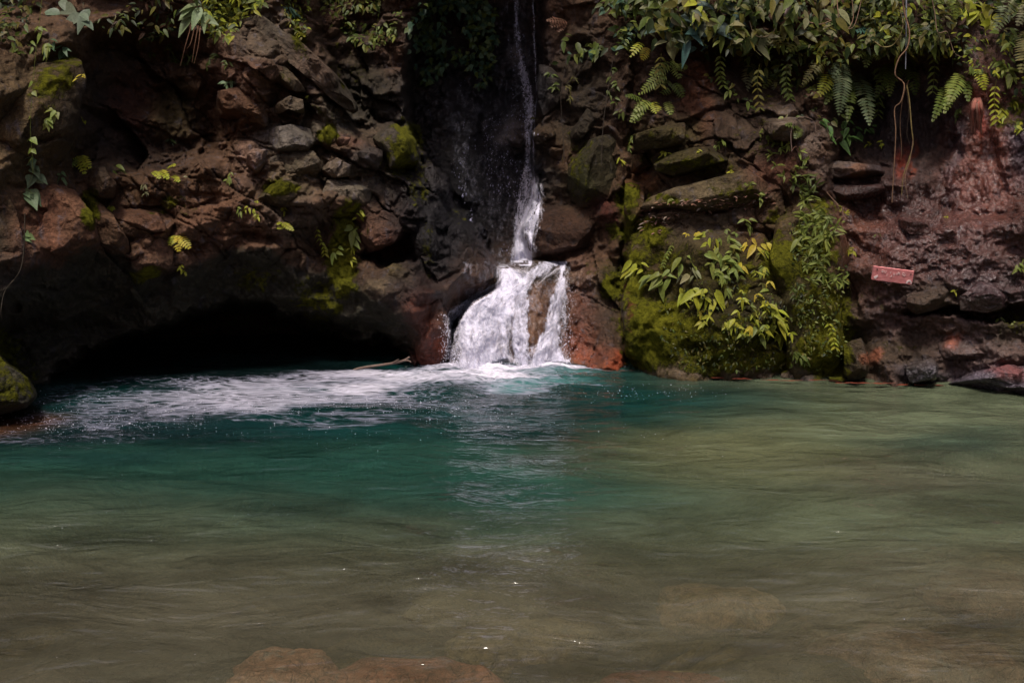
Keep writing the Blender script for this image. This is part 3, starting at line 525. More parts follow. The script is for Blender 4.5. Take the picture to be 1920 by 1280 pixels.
tag(bed, "brown rocky bed of the pool and the banks round it", None, kind="structure")

# unseen slope added behind the camera to keep low sky off the rocks
nth, nz = 520, 110; th_ = np.linspace(math.radians(-38), math.radians(218), nth); zz = np.linspace(-1.0, 5.2, nz)
TH, ZZ = np.meshgrid(th_, zz); rr_ = 1 + 0.05 * ZZ
WX = -np.cos(TH) * 9.5 * rr_; WY = 3.0 - np.sin(TH) * 13.0 * rr_
wpn = np.stack([WX.ravel(), WY.ravel(), ZZ.ravel()], 1)
nse = fbm(wpn * 0.6, 95, 5) + .35 * facet(wpn * 0.9, 99)[0]; wpn[:, 0] += nse * 0.9; wpn[:, 1] += nse * 0.9
wpn[:, 2] = np.where(ZZ.ravel() > 5.1, wpn[:, 2] + 1.5 * fbm(wpn * 0.5, 96, 3), wpn[:, 2])
bank = mesh_obj("sky_block_slope", wpn, grid_faces(nth, nz), M_ROCK, cols={"alb": np.array([0.034, 0.034, 0.018]) * (1 + .8 * fbm(wpn * 1.5, 97, 5))[:, None]}, flts={"wet": np.full(len(wpn), .1), "moss": np.clip(.45 + .6 * fbm(wpn * .7, 98, 4), 0, 1)})
tag(bank, "unseen dark green slope added behind the viewer to block low sky", None, kind="structure")

def water_material():
    t = NT("pool_water"); pos = t.n("NewGeometry").outputs["Position"]
    turb = t.attr("turb"); foam = t.attr("foam"); chop = t.attr("chop"); tint = t.attr("body", 0)
    m1 = t.n("Mapping", {"Vector": pos, "Scale": (0.75, 1.45, 1.0), "Rotation": (0, 0, 0.12)}).outputs[0]
    warp = t.n("VectorMath", {0: m1, 1: t.n("VectorMath", {0: t.n("TexNoise", {"Vector": m1, "Scale": 1.1, "Detail": 3.0}).outputs[1], "Scale": 1.1}, operation='SCALE').outputs[0]}, operation='ADD').outputs[0]
    a = t.noise(warp, 2.2, 3, 0.5); b = t.noise(warp, 8.0, 3, 0.55); c = t.noise(warp, 26.0, 2, 0.5)
    flatn = t.n('VectorMath', {0: t.n('NewGeometry').outputs['Normal']}, operation='NORMALIZE').outputs[0]
    h = t.math('ADD', t.math('MULTIPLY', a, 0.075), t.math('MULTIPLY', t.math('MULTIPLY', b, t.ramp(t.noise(pos, .9, 3, .6), .35, .65, .35, 1.5)), 0.026))
    h = t.math('ADD', h, t.math('MULTIPLY', t.math('MULTIPLY', c, chop), 0.005))
    bump = t.n("Bump", {"Strength": 1.0, "Distance": 1.0, "Height": h}).outputs[0]
    # foam: long streaks drawn out along the current, broken up near its edge
    m2 = t.n("Mapping", {"Vector": warp, "Scale": (1.0, 3.2, 1.0), "Rotation": (0, 0, -0.10)}).outputs[0]
    s1 = t.noise(m2, 3.2, 7, 0.68); s2 = t.noise(m2, 16.0, 4, 0.6)
    f = t.math('ADD', t.math('MULTIPLY', foam, 1.25), t.math('MULTIPLY', t.math('SUBTRACT', t.math('ADD', t.math('MULTIPLY', s1, .6), t.math('SUBTRACT', t.math('MULTIPLY', s2, .55), t.math('MULTIPLY', t.n('TexVoronoi', {'Vector': warp, 'Scale': 9.0}, feature='DISTANCE_TO_EDGE').outputs[0], .5))), 0.5), 2.5))
    f = t.math('MULTIPLY', t.ramp(f, 0.45, 1.7), t.ramp(foam, 0.02, 0.2), clamp=True)
    # body colour: milky mineral water, patchy, with painted cave shade and moss reflection
    pn = t.noise(warp, 1.4, 4, 0.6)
    kk = t.math('MULTIPLY', t.ramp(pn, 0.3, 0.7, 0.66, 1.34), t.ramp(b, 0.3, 0.7, 0.95, 1.05))
    body = t.mix(1.0, tint, t.n("CombineXYZ", {0: kk, 1: kk, 2: kk}).outputs[0], 'MULTIPLY')
    dif = t.n("BsdfDiffuse", {"Color": body, "Normal": bump}); tr = t.n("BsdfTransparent", {"Color": (0.80, 0.83, 0.66, 1)})
    tf = t.math('ADD', turb, t.math('MULTIPLY', t.math('SUBTRACT', pn, 0.5), 0.30), clamp=True)
    under = t.n("MixShader", {0: tf, 1: tr.outputs[0], 2: dif.outputs[0]})
    gl = t.n("BsdfGlossy", {"Color": (1, 1, 1, 1), "Roughness": 0.06, "Normal": bump})
    fr = t.n("Fresnel", {"IOR": 1.33, "Normal": t.n("Mix", {0: 0.4, 4: flatn, 5: bump}, data_type="VECTOR").outputs[1]})
    surf = t.n("MixShader", {0: fr.outputs[0], 1: under.outputs[0], 2: gl.outputs[0]})
    wh = t.n("BsdfDiffuse", {"Color": t.mix(t.ramp(foam, .45, 1.0), (0.42, 0.43, 0.56, 1), (0.84, 0.82, 0.93, 1)), "Normal": bump})
    fin = t.n("MixShader", {0: f, 1: surf.outputs[0], 2: wh.outputs[0]})
    t.link(fin.outputs[0], t.out.inputs[0]); return t.m
M_WATER = water_material()
wx = np.concatenate([np.linspace(-9, -5.4, 12)[:-1], np.linspace(-5.4, 5.4, 700), np.linspace(5.4, 9, 12)[1:]])
wy = np.concatenate([np.linspace(-4, 2.6, 30)[:-1], 2.6 * (12.0 / 2.6) ** np.linspace(0, 1, 560)])
WXg, WYg = np.meshgrid(wx, wy); x, y = WXg.ravel(), WYg.ravel()
pu, pv = proj(np.stack([x, np.maximum(y, 1.0), x * 0], 1))
wb = bed_depth(x, np.maximum(y, 2.2)); p3 = np.stack([x, y, x * 0], 1)
wn = fbm(p3 * np.array([.6, 1.1, 0]), 111, 4); wn2 = fbm(p3 * np.array([1.6, 3.0, 0]) + 3, 112, 4)
ku, kv = pu + 110 * wn, pv + 30 * wn2
def blob(cu, cv, ru, rv, s, p=1.4): return s * np.exp(-((((ku - cu) / ru) ** 2 + ((kv - cv) / rv) ** 2) ** p) * 0.7)
turb = 1 - np.exp(-np.clip(wb, 0, 3) * 1.0); turb = np.clip(turb + .14 * wn + .02, 0.14, 1); turb = np.maximum(turb, sstep(880, 800, kv) * .93); turb = np.maximum(turb, .34 * sstep(1100, 1160, pv))
teal = np.array([0.003, 0.030, 0.027]); olive = np.array([0.100, 0.124, 0.072]); brownw = np.array([0.148, 0.142, 0.092]); dteal = np.array([0.006, 0.020, 0.022]); lteal = np.array([0.05, 0.16, 0.15])
green = np.array([0.014, 0.056, 0.040])
bodyc = np.tile(olive, (len(x), 1))
def put(c, a):
    global bodyc
    a = np.clip(a, 0, 1)[:, None]; bodyc = bodyc * (1 - a) + np.array(c) * a
put(brownw, sstep(940, 1160, kv)); put((0.036, 0.070, 0.048), .75 * sstep(1060, 900, kv) * sstep(1500, 950, ku)); put(green, .9 * sstep(1000, 860, kv) * sstep(1300, 850, ku)); put(teal, sstep(880, 790, kv) * sstep(1500, 950, ku))
put(teal, blob(1150, 745, 300, 45, 1.0)); put(green, blob(760, 900, 330, 60, .8)); put(green, blob(1010, 930, 240, 60, .7)); put(dteal, blob(150, 800, 420, 50, .9)); put((0.003, 0.009, 0.009), sstep(735, 705, pv + 10 * wn2) * sstep(760, 640, pu)); put(lteal, blob(1010, 712, 100, 11, .9))  # near-black water at the cave mouth paints the cave's shade
put((0.012, 0.055, 0.045), blob(1780, 830, 130, 20, .55)); put((0.122, 0.128, 0.062), blob(1400, 850, 260, 45, .6)); put((0.10, 0.04, 0.016), blob(0, 790, 60, 22, .9)); put((0.10, 0.07, 0.055), blob(1700, 900, 200, 40, .3))  # wide yellow-green blob paints the mossy boulder's reflection
foam = np.zeros(len(x)); fb_ = lambda *a: np.maximum(foam, blob(*a))
foam = fb_(900, 694, 190, 12, 1.15); foam = fb_(760, 712, 270, 22, .90); foam = fb_(520, 740, 350, 30, .74); foam = fb_(320, 757, 230, 26, .62); foam = fb_(130, 780, 150, 22, .45); foam = fb_(1040, 724, 130, 5, .55); foam = fb_(640, 788, 260, 9, .42)
foam = fb_(60, 822, 260, 16, .32); foam = fb_(880, 762, 130, 8, .34); foam = fb_(1000, 690, 75, 9, 1.3); foam = np.where(pv < 681, foam * 0.9, foam)
chop = 0.55 + 0.9 * np.exp(-(((pu - 960) / 420) ** 2 + ((pv - 720) / 90) ** 2))
chop = chop + 2.6 * (blob(70, 1015, 110, 7, 1) + blob(520, 960, 80, 6, 1) + blob(370, 990, 60, 6, 1) + blob(860, 975, 60, 8, .8) + blob(1160, 1190, 70, 8, .8) + blob(1560, 1215, 120, 10, .7) + blob(320, 1265, 90, 12, .8) + blob(810, 1240, 60, 10, .6))
near = np.exp(-(((pu - 950) / 190) ** 2 + ((pv - 700) / 26) ** 2))
z = 0.032 * fbm(p3 * np.array([1.0, 1.9, 0]), 121, 3) + near * (0.075 * fbm(p3 * np.array([5, 9, 0]), 122, 5, .6) + 0.03)
z = z + 0.004 * fbm(p3 * np.array([5, 12, 0]), 123, 3) * (pv < 1300)
water = mesh_obj("water", np.stack([x, y, z], 1), grid_faces(len(wx), len(wy))[:, ::-1], M_WATER, cols={"body": bodyc}, flts={"turb": turb, "foam": foam, "chop": chop})
tag(water, "teal to olive pool water with white foam drifting left from the fall", None, kind="structure")

def fall_material():
    t = NT("falling_water"); pos = t.n("NewGeometry").outputs["Position"]; wv = t.attr("white"); fl = t.attr("flow", 1)
    m = t.n("Mapping", {"Vector": fl, "Scale": (1.0, 0.20, 1.0)}).outputs[0]
    wq = t.n("VectorMath", {0: m, 1: t.n("VectorMath", {0: t.n("TexNoise", {"Vector": fl, "Scale": 7.0, "Detail": 3.0}).outputs[1], "Scale": 0.10}, operation='SCALE').outputs[0]}, operation='ADD').outputs[0]
    a = t.noise(wq, 15.0, 6, 0.65); b = t.noise(wq, 60.0, 4, 0.65); c = t.noise(fl, 26.0, 5, 0.7)
    s = t.math('ADD', t.math('ADD', t.math('MULTIPLY', a, .45), t.math('MULTIPLY', b, .3)), t.math('MULTIPLY', c, .25))
    f = t.math('ADD', t.math('MULTIPLY', wv, 1.35), t.math('MULTIPLY', t.math('SUBTRACT', s, 0.5), 3.4))
    f = t.math('MULTIPLY', t.ramp(f, 0.15, 1.1), t.ramp(wv, 0.02, 0.15), clamp=True)
    bump = t.n("Bump", {"Strength": 0.9, "Distance": 0.05, "Height": s}).outputs[0]
    wh = t.n("MixShader", {0: 0.10, 1: t.n("BsdfDiffuse", {"Color": (0.86, 0.86, 1.0, 1), "Normal": bump}).outputs[0], 2: t.n("BsdfTranslucent", {"Color": (0.75, 0.75, 0.88, 1)}).outputs[0]})
    film = t.n("MixShader", {0: t.n("Fresnel", {"IOR": 1.33, "Normal": bump}).outputs[0], 1: t.n("BsdfTransparent").outputs[0], 2: t.n("BsdfGlossy", {"Roughness": 0.12, "Normal": bump}).outputs[0]})
    film2 = t.n("MixShader", {0: t.ramp(wv, 0.0, 0.5), 1: t.n("BsdfTransparent").outputs[0], 2: film.outputs[0]})
    x_ = t.n("MixShader", {0: f, 1: film2.outputs[0], 2: wh.outputs[0]})
    t.link(x_.outputs[0], t.out.inputs[0]); return t.m
M_FALL = fall_material()
def strand_material():
    t = NT("water_strand"); pos = t.n("NewGeometry").outputs["Position"]
    f = t.math('MULTIPLY', t.math('POWER', t.attr("white"), 1.3), t.ramp(t.noise(pos, 90.0, 3, .6), .3, .65, .35, 1.0), clamp=True)
    x_ = t.n("MixShader", {0: f, 1: t.n("BsdfTransparent").outputs[0], 2: t.n("BsdfDiffuse", {"Color": (0.93, 0.91, 1.0, 1)}).outputs[0]})
    t.link(x_.outputs[0], t.out.inputs[0]); return t.m
M_STRAND = strand_material()
def band(u, v, vs, ls, rs, soft):
    L = np.interp(v, vs, ls); R = np.interp(v, vs, rs)
    return sstep(0, soft, u - L) * sstep(0, soft, R - u)
def fall(name, label, u0, u1, v0, v1, whitef, off, st=1.5):
    us = np.arange(u0, u1 + .1, st); vs = np.arange(v0, v1 + .1, st); A, Bq = np.meshgrid(us, vs); a, b = A.ravel(), Bq.ravel()
    d = np.interp(a, us, us * 0) + dmap(a, b)
    wv = whitef(a, b)
    P = unproj(a, b, d - off - 0.03)
    nn = fbm(P * np.array([9, 9, 4]), 131, 5, .6); n5 = fbm(P * np.array([40, 40, 16]), 132, 3)
    P[:, 1] -= (0.07 * nn + 0.012 * n5 + 0.03) * np.clip(wv, 0.1, 1)
    o = mesh_obj(name, P, grid_faces(len(us), len(vs)), M_FALL, cols={"flow": np.stack([P[:, 0], P[:, 2] + 0.6 * P[:, 1], P[:, 0] * 0], 1)}, flts={"white": wv})
    tag(o, label, None, kind="structure"); return o
def white_low(u, v):
    n = fbm(np.stack([u * .03, v * .018, u * 0], 1), 141, 4); n2 = fbm(np.stack([u * .16, v * .07, u * 0], 1), 142, 3); uu = u + 10 * n + 9 * n2; v = v - 7 * fbm(np.stack([u * .09, v * 0, u * 0], 1), 143, 4)
    m = band(uu, v, [495,512,529,545,557,586,622,656,677,700], [930,932,930,906,884,845,850,853,846,840], [945,1000,1002,992,980,970,962,954,962,985], 22)
    m = np.maximum(m, 0.55 * band(uu, v, [494,500,512,530,545], [1010,1000,970,960,955], [1066,1050,1030,1005,998], 12))
    m = np.maximum(m, 1.0 * band(uu, v, [495,536,584,622,651,680,700], [1046,1040,1026,1020,998,988,985], [1070,1064,1058,1060,1056,1066,1072], 14))
    m = m * (1 - 0.45 * np.exp(-(((uu - 915) / 10) ** 2 + ((v - 610) / 30) ** 2))) * (1 - 0.35 * np.exp(-(((uu - 925) / 14) ** 2 + ((v - 650) / 16) ** 2)))
    m = m * np.interp(v, [495, 540, 640, 690], [.95, 1.05, 1.15, 1.35])
    m = np.maximum(m, 0.10 * band(uu, v, [495, 700], [860, 846], [1070, 1072], 5))
    m = np.maximum(m, 1.0 * np.exp(-((v - 692) / 9) ** 2) * band(u, v, [600, 700], [842, 838], [1072, 1072], 8))
    return m
def white_up(u, v):
    n = fbm(np.stack([u * .03, v * .012, u * 0], 1), 151, 4); uu = u + 9 * n
    m = 0.95 * band(uu, v, [330, 370, 400, 440, 495], [1000, 995, 982, 966, 962], [1006, 1018, 1016, 1004, 1002], 5)
    m = np.maximum(m, 0.36 * band(uu, v, [-60, 100, 200, 260, 300, 380, 495], [950, 965, 975, 978, 980, 965, 955], [968, 985, 1005, 1003, 1000, 1012, 1000], 9))
    m = np.maximum(m, 0.09 * band(uu, v, [-60, 120, 190, 330, 495], [935, 900, 800, 850, 900], [1000, 1010, 1010, 1010, 1005], 24))
    return m
# ------------------------------------------------------------------ depth of the built rock at every photo pixel (read off the real surfaces)
bpy.context.view_layer.update()
_dg = bpy.context.evaluated_depsgraph_get()
STEP = 4.0
_mu = np.arange(-60, 1984, STEP); _mv = np.arange(-60, 772, STEP)
DM = np.zeros((len(_mv), len(_mu))); NM = np.zeros((len(_mv), len(_mu), 3)); NM[:, :, 1] = -1
water.hide_viewport = True; bpy.context.view_layer.update(); _dg = bpy.context.evaluated_depsgraph_get()
_o = Vector((0, 0, CAM_H))
for j, v in enumerate(_mv):
    D = unproj(_mu, np.full(len(_mu), v), np.ones(len(_mu))) - np.array([0, 0, CAM_H])
    for i in range(len(_mu)):
        hit, loc, nor, *_ = SC.ray_cast(_dg, _o, Vector(D[i]).normalized())
        DM[j, i] = loc.y if hit else 12.0
        if hit: NM[j, i] = nor[:]
water.hide_viewport = False
def dmap(u, v):
    a = np.clip((np.asarray(u, float) + 60) / STEP, 0, len(_mu) - 1.001); b = np.clip((np.asarray(v, float) + 60) / STEP, 0, len(_mv) - 1.001)
    i = a.astype(int); j = b.astype(int); fa, fb2 = a - i, b - j
    return DM[j, i] * (1 - fa) * (1 - fb2) + DM[j, i + 1] * fa * (1 - fb2) + DM[j + 1, i] * (1 - fa) * fb2 + DM[j + 1, i + 1] * fa * fb2
def surf(u, v, off=0.0):
    d = float(dmap(u, v)); return pt(u, v, d - off), d
def surfn(u, v):
    i = int(np.clip((u + 60) / STEP, 0, len(_mu) - 1)); j = int(np.clip((v + 60) / STEP, 0, len(_mv) - 1)); return Vector(NM[j, i])
wf_low = fall("waterfall", "white lower fall tumbling over brown rock into the pool", 832, 1078, 490, 704, white_low, 0.035)
wf_up = fall("waterfall", "thin dim upper fall down the black gorge wall", 780, 1024, -56, 498, white_up, 0.02, 2.0)

def ribbons(name, parent, edges, n, seed, v0, v1, wpx, alpha, off):
    """thin falling threads of water following the stream between its two edges"""
    vs, L, Rr = edges; rs = np.random.RandomState(seed); V = []; Fc = []; Wt = []; Fl = []
    for k in range(n):
        fr = rs.beta(.8, .8); va = v0 + (v1 - v0) * rs.rand() ** .8 - 10; ln = 8 + 30 * rs.rand() ** 1.5; m = 6; w_ = rs.uniform(*wpx); o = rs.uniform(*off); ph = rs.rand() * 6; dr = rs.randn() * 6
        a0 = rs.uniform(.3, 1) * alpha; prev = len(V)
        for i in range(m):
            t = i / (m - 1); v = va + ln * t
            if v > 702: v = 702
            if v < vs[0]: v = vs[0]
            l, r_ = np.interp(v, vs, L), np.interp(v, vs, Rr); u = l + (r_ - l) * fr + dr * t + 1.6 * math.sin(ph + t * 5) + (3 if fr < .12 else -3 if fr > .88 else 0) * t
            d = float(dmap(u, v)) - o - .05 * t * (1 - t) * 4
            hw = w_ * .5 * math.sin(math.pi * (t * .9 + .08))
            A_, B_ = pt(u - hw, v, d), pt(u + hw, v, d); V += [A_[:], pt(u, v, d - .008)[:], B_[:]]; Wt += [0.12 * a0, a0 * math.sin(math.pi * (t * .85 + .12)), 0.12 * a0]; Fl += [(q[0], q[2] + .6 * q[1], 0) for q in (A_, pt(u, v, d), B_)]
            if i: b = prev + 3 * i; Fc += [(b - 3, b, b + 1, b - 2), (b - 2, b + 1, b + 2, b - 1)]
    o = mesh_obj(name, np.array(V), np.array(Fc), M_STRAND, cols={"flow": np.array(Fl)}, flts={"white": np.array(Wt)}); o.parent = parent; o["kind"] = "stuff"; return o
E1 = ([495,512,529,545,557,586,622,656,677,702], [928,930,926,902,880,842,844,848,842,838], [948,1002,1003,992,982,972,966,958,968,988])
E2 = ([495,536,584,622,651,680,702], [1056,1046,1028,1022,1000,990,985], [1068,1064,1060,1062,1058,1066,1072])
E3 = ([495,500,515,535], [1000,985,975,960], [1066,1056,1040,1015])
E4 = ([330,370,400,440,497], [998,992,978,962,956], [1008,1020,1018,1008,1004])
ribbons("strands", wf_low, E1, 800, 1, 495, 695, (3, 9), .55, (.05, .14)); ribbons("strands", wf_low, E2, 260, 2, 505, 695, (2.5, 7), .55, (.05, .12)); ribbons("strands", wf_low, E3, 60, 3, 496, 520, (2, 5), .6, (.04, .08)); ribbons("strands", wf_up, E4, 150, 4, 330, 480, (2.5, 7), .6, (.03, .08))
# ------------------------------------------------------------------ plants
def leaf_material(name, rough=0.45, trans=0.3):
    t = NT(name); pos = t.n("NewGeometry").outputs["Position"]; c = t.attr("tint", 0)
    n = t.noise(pos, 60.0, 3, 0.6); k = t.ramp(n, 0.3, 0.7, 0.75, 1.25)
    c2 = t.mix(1.0, c, t.n("CombineXYZ", {0: k, 1: k, 2: k}).outputs[0], 'MULTIPLY')
    p = t.n("BsdfPrincipled", {"Base Color": c2, "Roughness": rough, "Specular IOR Level": 0.2})
    tr = t.n("BsdfTranslucent", {"Color": c2})
    m = t.n("MixShader", {0: trans, 1: p.outputs[0], 2: tr.outputs[0]}); t.link(m.outputs[0], t.out.inputs[0]); return t.m
M_LEAF = leaf_material("leaf_green"); M_STEM = leaf_material("stem_bark", 0.8, 0.0); M_DRY = leaf_material("dead_leaf", 0.8, 0.1)
YG = (0.32, 0.34, 0.035); LG = (0.18, 0.22, 0.045); MG = (0.085, 0.115, 0.022); DG = (0.026, 0.040, 0.011); BG = (0.07, 0.13, 0.08); YEL = (0.44, 0.37, 0.04); DRY = (0.22, 0.12, 0.075); PALE = (0.21, 0.21, 0.10); OLV = (0.12, 0.11, 0.022); TWIG = (0.16, 0.10, 0.055)
RND = random.Random(11)
class LM:
    def __init__(s): s.V = []; s.F = []; s.T = []
    def leaf(s, b, d, n, L, W, tint, droop=0.25, seg=4, fold=0.25, shape=0):
        d = d.normalized(); side = d.cross(n)
        if side.length < 1e-4: side = d.cross(Vector((0.3, 0.8, 0.5)))
        side.normalize(); n = side.cross(d).normalized(); k0 = len(s.V); j = RND.uniform(.8, 1.2)
        tc = (tint[0] * j * RND.uniform(.9, 1.1), tint[1] * j, tint[2] * j)
        for i in range(seg + 1):
            t = i / seg
            if shape == 0: w_ = math.sin(math.pi * min(1, t ** 0.75)) ** 0.9 * W * .5           # ovate
            elif shape == 1: w_ = (1 - t) ** .7 * (min(1, t * 6 + .35)) * W * .5                # pinna / lance
            else: w_ = math.sin(math.pi * t ** 0.55) * W * .5                                   # heart
            c = b + d * (L * t) - Vector((0, 0, 1)) * (droop * L * t * t)
            if i == 0 or i == seg:
                w_ = max(w_, 0.0) if i == 0 and shape == 1 else 0.02 * W
            s.V += [c - side * w_ + n * (w_ * fold), c, c + side * w_ + n * (w_ * fold)]; s.T += [tc, tuple(x * .86 for x in tc), tc]
            if i:
                a = k0 + 3 * (i - 1); s.F += [(a, a + 1, a + 4, a + 3), (a + 1, a + 2, a + 5, a + 4)]
    def tube(s, pts, r0, r1, tint, ns=5):
        k0 = len(s.V); m = len(pts)
        for i, p in enumerate(pts):
            q = (pts[min(i + 1, m - 1)] - pts[max(i - 1, 0)]).normalized(); a = q.orthogonal().normalized(); bb = q.cross(a)
            r = r0 + (r1 - r0) * i / max(1, m - 1)
            for k in range(ns):
                th = 2 * math.pi * k / ns; s.V.append(p + a * (r * math.cos(th)) + bb * (r * math.sin(th))); j = 0.8 + 0.4 * ((i * 7 + k * 3) % 5) / 5; s.T.append(tuple(x * j for x in tint))
            if i:
                for k in range(ns):
                    a0 = k0 + (i - 1) * ns; s.F.append((a0 + k, a0 + (k + 1) % ns, a0 + ns + (k + 1) % ns, a0 + ns + k))
    def obj(s, name, mat, parent=None, origin=None):
        V = s.V if origin is None else [v - origin for v in s.V]
        return mesh_obj(name, np.array([v[:] for v in V]), s.F, mat, parent, cols={"tint": np.array(s.T)})
def empty(name, loc, label, cat, group=None):
    o = bpy.data.objects.new(name, None); o.empty_display_size = 0.05; COL.objects.link(o); o.location = loc
    return tag(o, label, cat, group)
def smooth_path(pts, n=6):
    out = []
    P = [pts[0]] + pts + [pts[-1]]
    for i in range(1, len(P) - 2):
        for k in range(n):
            t = k / n; a, b, c, d = P[i - 1], P[i], P[i + 1], P[i + 2]
            out.append(0.5 * ((2 * b) + (c - a) * t + (2 * a - 5 * b + 4 * c - d) * t * t + (3 * b - a - 3 * c + d) * t ** 3))
    out.append(pts[-1]); return out
def rdir(spread=110, fwd=0.5, upb=0.0):
    a = math.radians(RND.uniform(-spread, spread)); return Vector((math.sin(a), -fwd * RND.uniform(.3, 1.5), -math.cos(a) + upb))
NUP = Vector((0, -0.75, 0.65))
def jn(k=.5): return (NUP + Vector((RND.uniform(-k, k), RND.uniform(-k, k), RND.uniform(-k, k)))).normalized()
def whorl(L, St, u, v, n, px, tint, spread=110, off=0.03, wr=0.42, shape=0, stem=True, scat=0.8, droop=.4):
    """leaves radiating from a short stem at a photo pixel"""
    p, d = surf(u, v, off); s = d / F; root, _ = surf(u + RND.uniform(-4, 4), v - px * .3, -0.01)
    tip = p
    if stem is not None and St is not None: St.tube(smooth_path([root, (root + tip) * .5 + Vector((0, -0.01, 0.01)), tip], 3), .0018, .001, (tint[0] * .6, tint[1] * .6, tint[2] * .6), 4)
    for k in range(n):
        dd = rdir(spread); l = px * s * RND.uniform(.65, 1.15)
        b = tip + Vector((RND.uniform(-1, 1), RND.uniform(-.4, .2), RND.uniform(-1, 1))) * (px * s * scat * .5)
        if stem: L.tube([tip, b], .001, .0008, (tint[0] * .6, tint[1] * .6, tint[2] * .6), 3)
        L.leaf(b, dd, jn(), l, l * wr * RND.uniform(.85, 1.15), tint, droop, 4 if px < 14 else 7, .25, shape)
def sprig(name, u, v, n, px, tint, label, cat="plant", group=None, extra=(), **kw):
    """a small plant: one or several whorls"""
    p, d = surf(u, v, 0.01); root = empty(name, p, label, cat, group); L, St = LM(), LM()
    for (du, dv, m, q) in ((0, 0, n, px),) + tuple(extra):
        St = LM(); whorl(L, St, u + du, v + dv, m, q, tint, **kw)
        St.obj("stem", M_STEM, root, p)
    L.obj("foliage", M_LEAF, root, p)
    return root
def frond(L, b, tip, W, tint, n=18, bow=0.2, nrm=None, gap=.92, curl=0.35, wilt=0.0):
    """pinnate fern frond from b to tip (world), total width W"""
    ax = tip - b; Lh = ax.length; mid = (b + tip) * .5 + Vector((0, -bow * Lh, bow * Lh * .6))
    P = [b * (1 - t) ** 2 + mid * (2 * t * (1 - t)) + tip * t * t for t in [i / n for i in range(n + 1)]]
    L.tube(P[::2] if n > 10 else P, .0016 * Lh / .5 + .0006, .0005, (tint[0] * .7, tint[1] * .5, tint[2] * .5), 4)
    nrm = nrm or NUP
    for i in range(1, n):
        t = i / n; q = (P[i + 1] - P[i - 1]).normalized(); sd = q.cross(nrm).normalized(); nn = sd.cross(q).normalized()
        w_ = W * .5 * (math.sin(math.pi * min(1, (t * .92 + .1)) ** .8) ** .7) * RND.uniform(.92, 1.06)
        for sg in (-1, 1):
            if RND.random() > .97: continue
            dr = sd * sg + q * curl + nn * RND.uniform(-.12, .12); 
            L.leaf(P[i], dr, nn, w_, Lh / n * gap * 1.25, tint, .12 + wilt, 3, .15, 1)
def fern(name, fr, label, group=None, tint=LG, cat="fern", n=18, off=.12):
    """fr: list of (u0, v0, u1, v1, width px[, tint])"""
    p, d = surf(fr[0][0], fr[0][1], 0.0); root = empty(name, p, label, cat, group)
    for f in fr:
        b, _ = surf(f[0], f[1], off * .4); ln = math.hypot(f[2] - f[0], f[3] - f[1]) * d / F
        tp = pt(f[2], f[3], d - off - ln * .25); L = LM()
        frond(L, b, tp, f[4] * 1.15 * d / F, f[5] if len(f) > 5 else tint, n=max(8, int(math.hypot(f[2] - f[0], f[3] - f[1]) / 4.6)))
        L.obj("frond", M_LEAF, root, p)
    return root
def creeper(name, path, px, tint, label, cat="creeper", step=9, off=.05, group=None, shape=2, wr=.85, leafy=1.0, stemc=None, hang=True, r=.0016, grow=0.0, pale=None):
    pts = [surf(u, v, off)[0] for u, v in path]; 
    if hang:
        dm = min(q.y for q in pts); pts = [pt(path[i][0], path[i][1], dm) for i in range(len(pts))]
    P = smooth_path(pts, 8); root = empty(name, pts[0], label, cat, group); L, St = LM(), LM(); s = pts[0].y / F
    St.tube(P, r, r * .7, stemc or (tint[0] * .7, tint[1] * .7, tint[2] * .6), 5)
    acc = 0; sg = 1
    for i in range(1, len(P)):
        acc += (P[i] - P[i - 1]).length / s
        if acc > step and leafy:
            acc = 0; q = (P[i] - P[i - 1]).normalized(); t = i / len(P)
            for sgn in (sg, -sg):
                if RND.random() > leafy: continue
                sd = Vector((1, -.3, 0)) * sgn + q * .4 + Vector((0, 0, -.3)); l = px * s * RND.uniform(.75, 1.2) * (1 + grow * t)
                L.leaf(P[i], sd, jn(.3), l, l * wr, tint, .25, 4, .2, shape)
            sg = -sg
    St.obj("stem", M_STEM, root, pts[0])
    if L.V: L.obj("foliage", M_LEAF, root, pts[0])
    return root
def inpoly(poly, n, seed):
    r = np.random.RandomState(seed); p = np.array(poly, float); lo, hi = p.min(0), p.max(0); out = []
    while len(out) < n:
        q = lo + r.rand(400, 2) * (hi - lo); k = poly_sdf(poly, q[:, 0], q[:, 1]) > 0; out += list(q[k])
    return out[:n]
def mat_of_leaves(name, label, poly, n, px, tints, off=(0.02, .25), seed=1, shape=0, wr=.5, spread=140, clump=None, whorled=0, droop=.3, sd=None):
    L = LM(); pts = inpoly(poly, n, seed); rr = random.Random(seed)
    for (u, v) in pts:
        if clump is not None:
            if vnoise(np.array([[u * clump, v * clump, seed * 3.3]]), seed)[0] < rr.uniform(-.35, .25): continue
        o = rr.uniform(*off); p, d = surf(u, v, o); s = d / F; tint = rr.choice(tints)
        m = whorled if whorled else 1
        for k in range(m):
            l = rr.uniform(*px) * s
            L.leaf(p, rdir(spread), jn(.6), l, l * wr * rr.uniform(.8, 1.2), tint, droop, 3 if l / s < 12 else 6, .2, shape)
    o = L.obj(name, M_LEAF); return tag(o, label, None, kind="stuff")
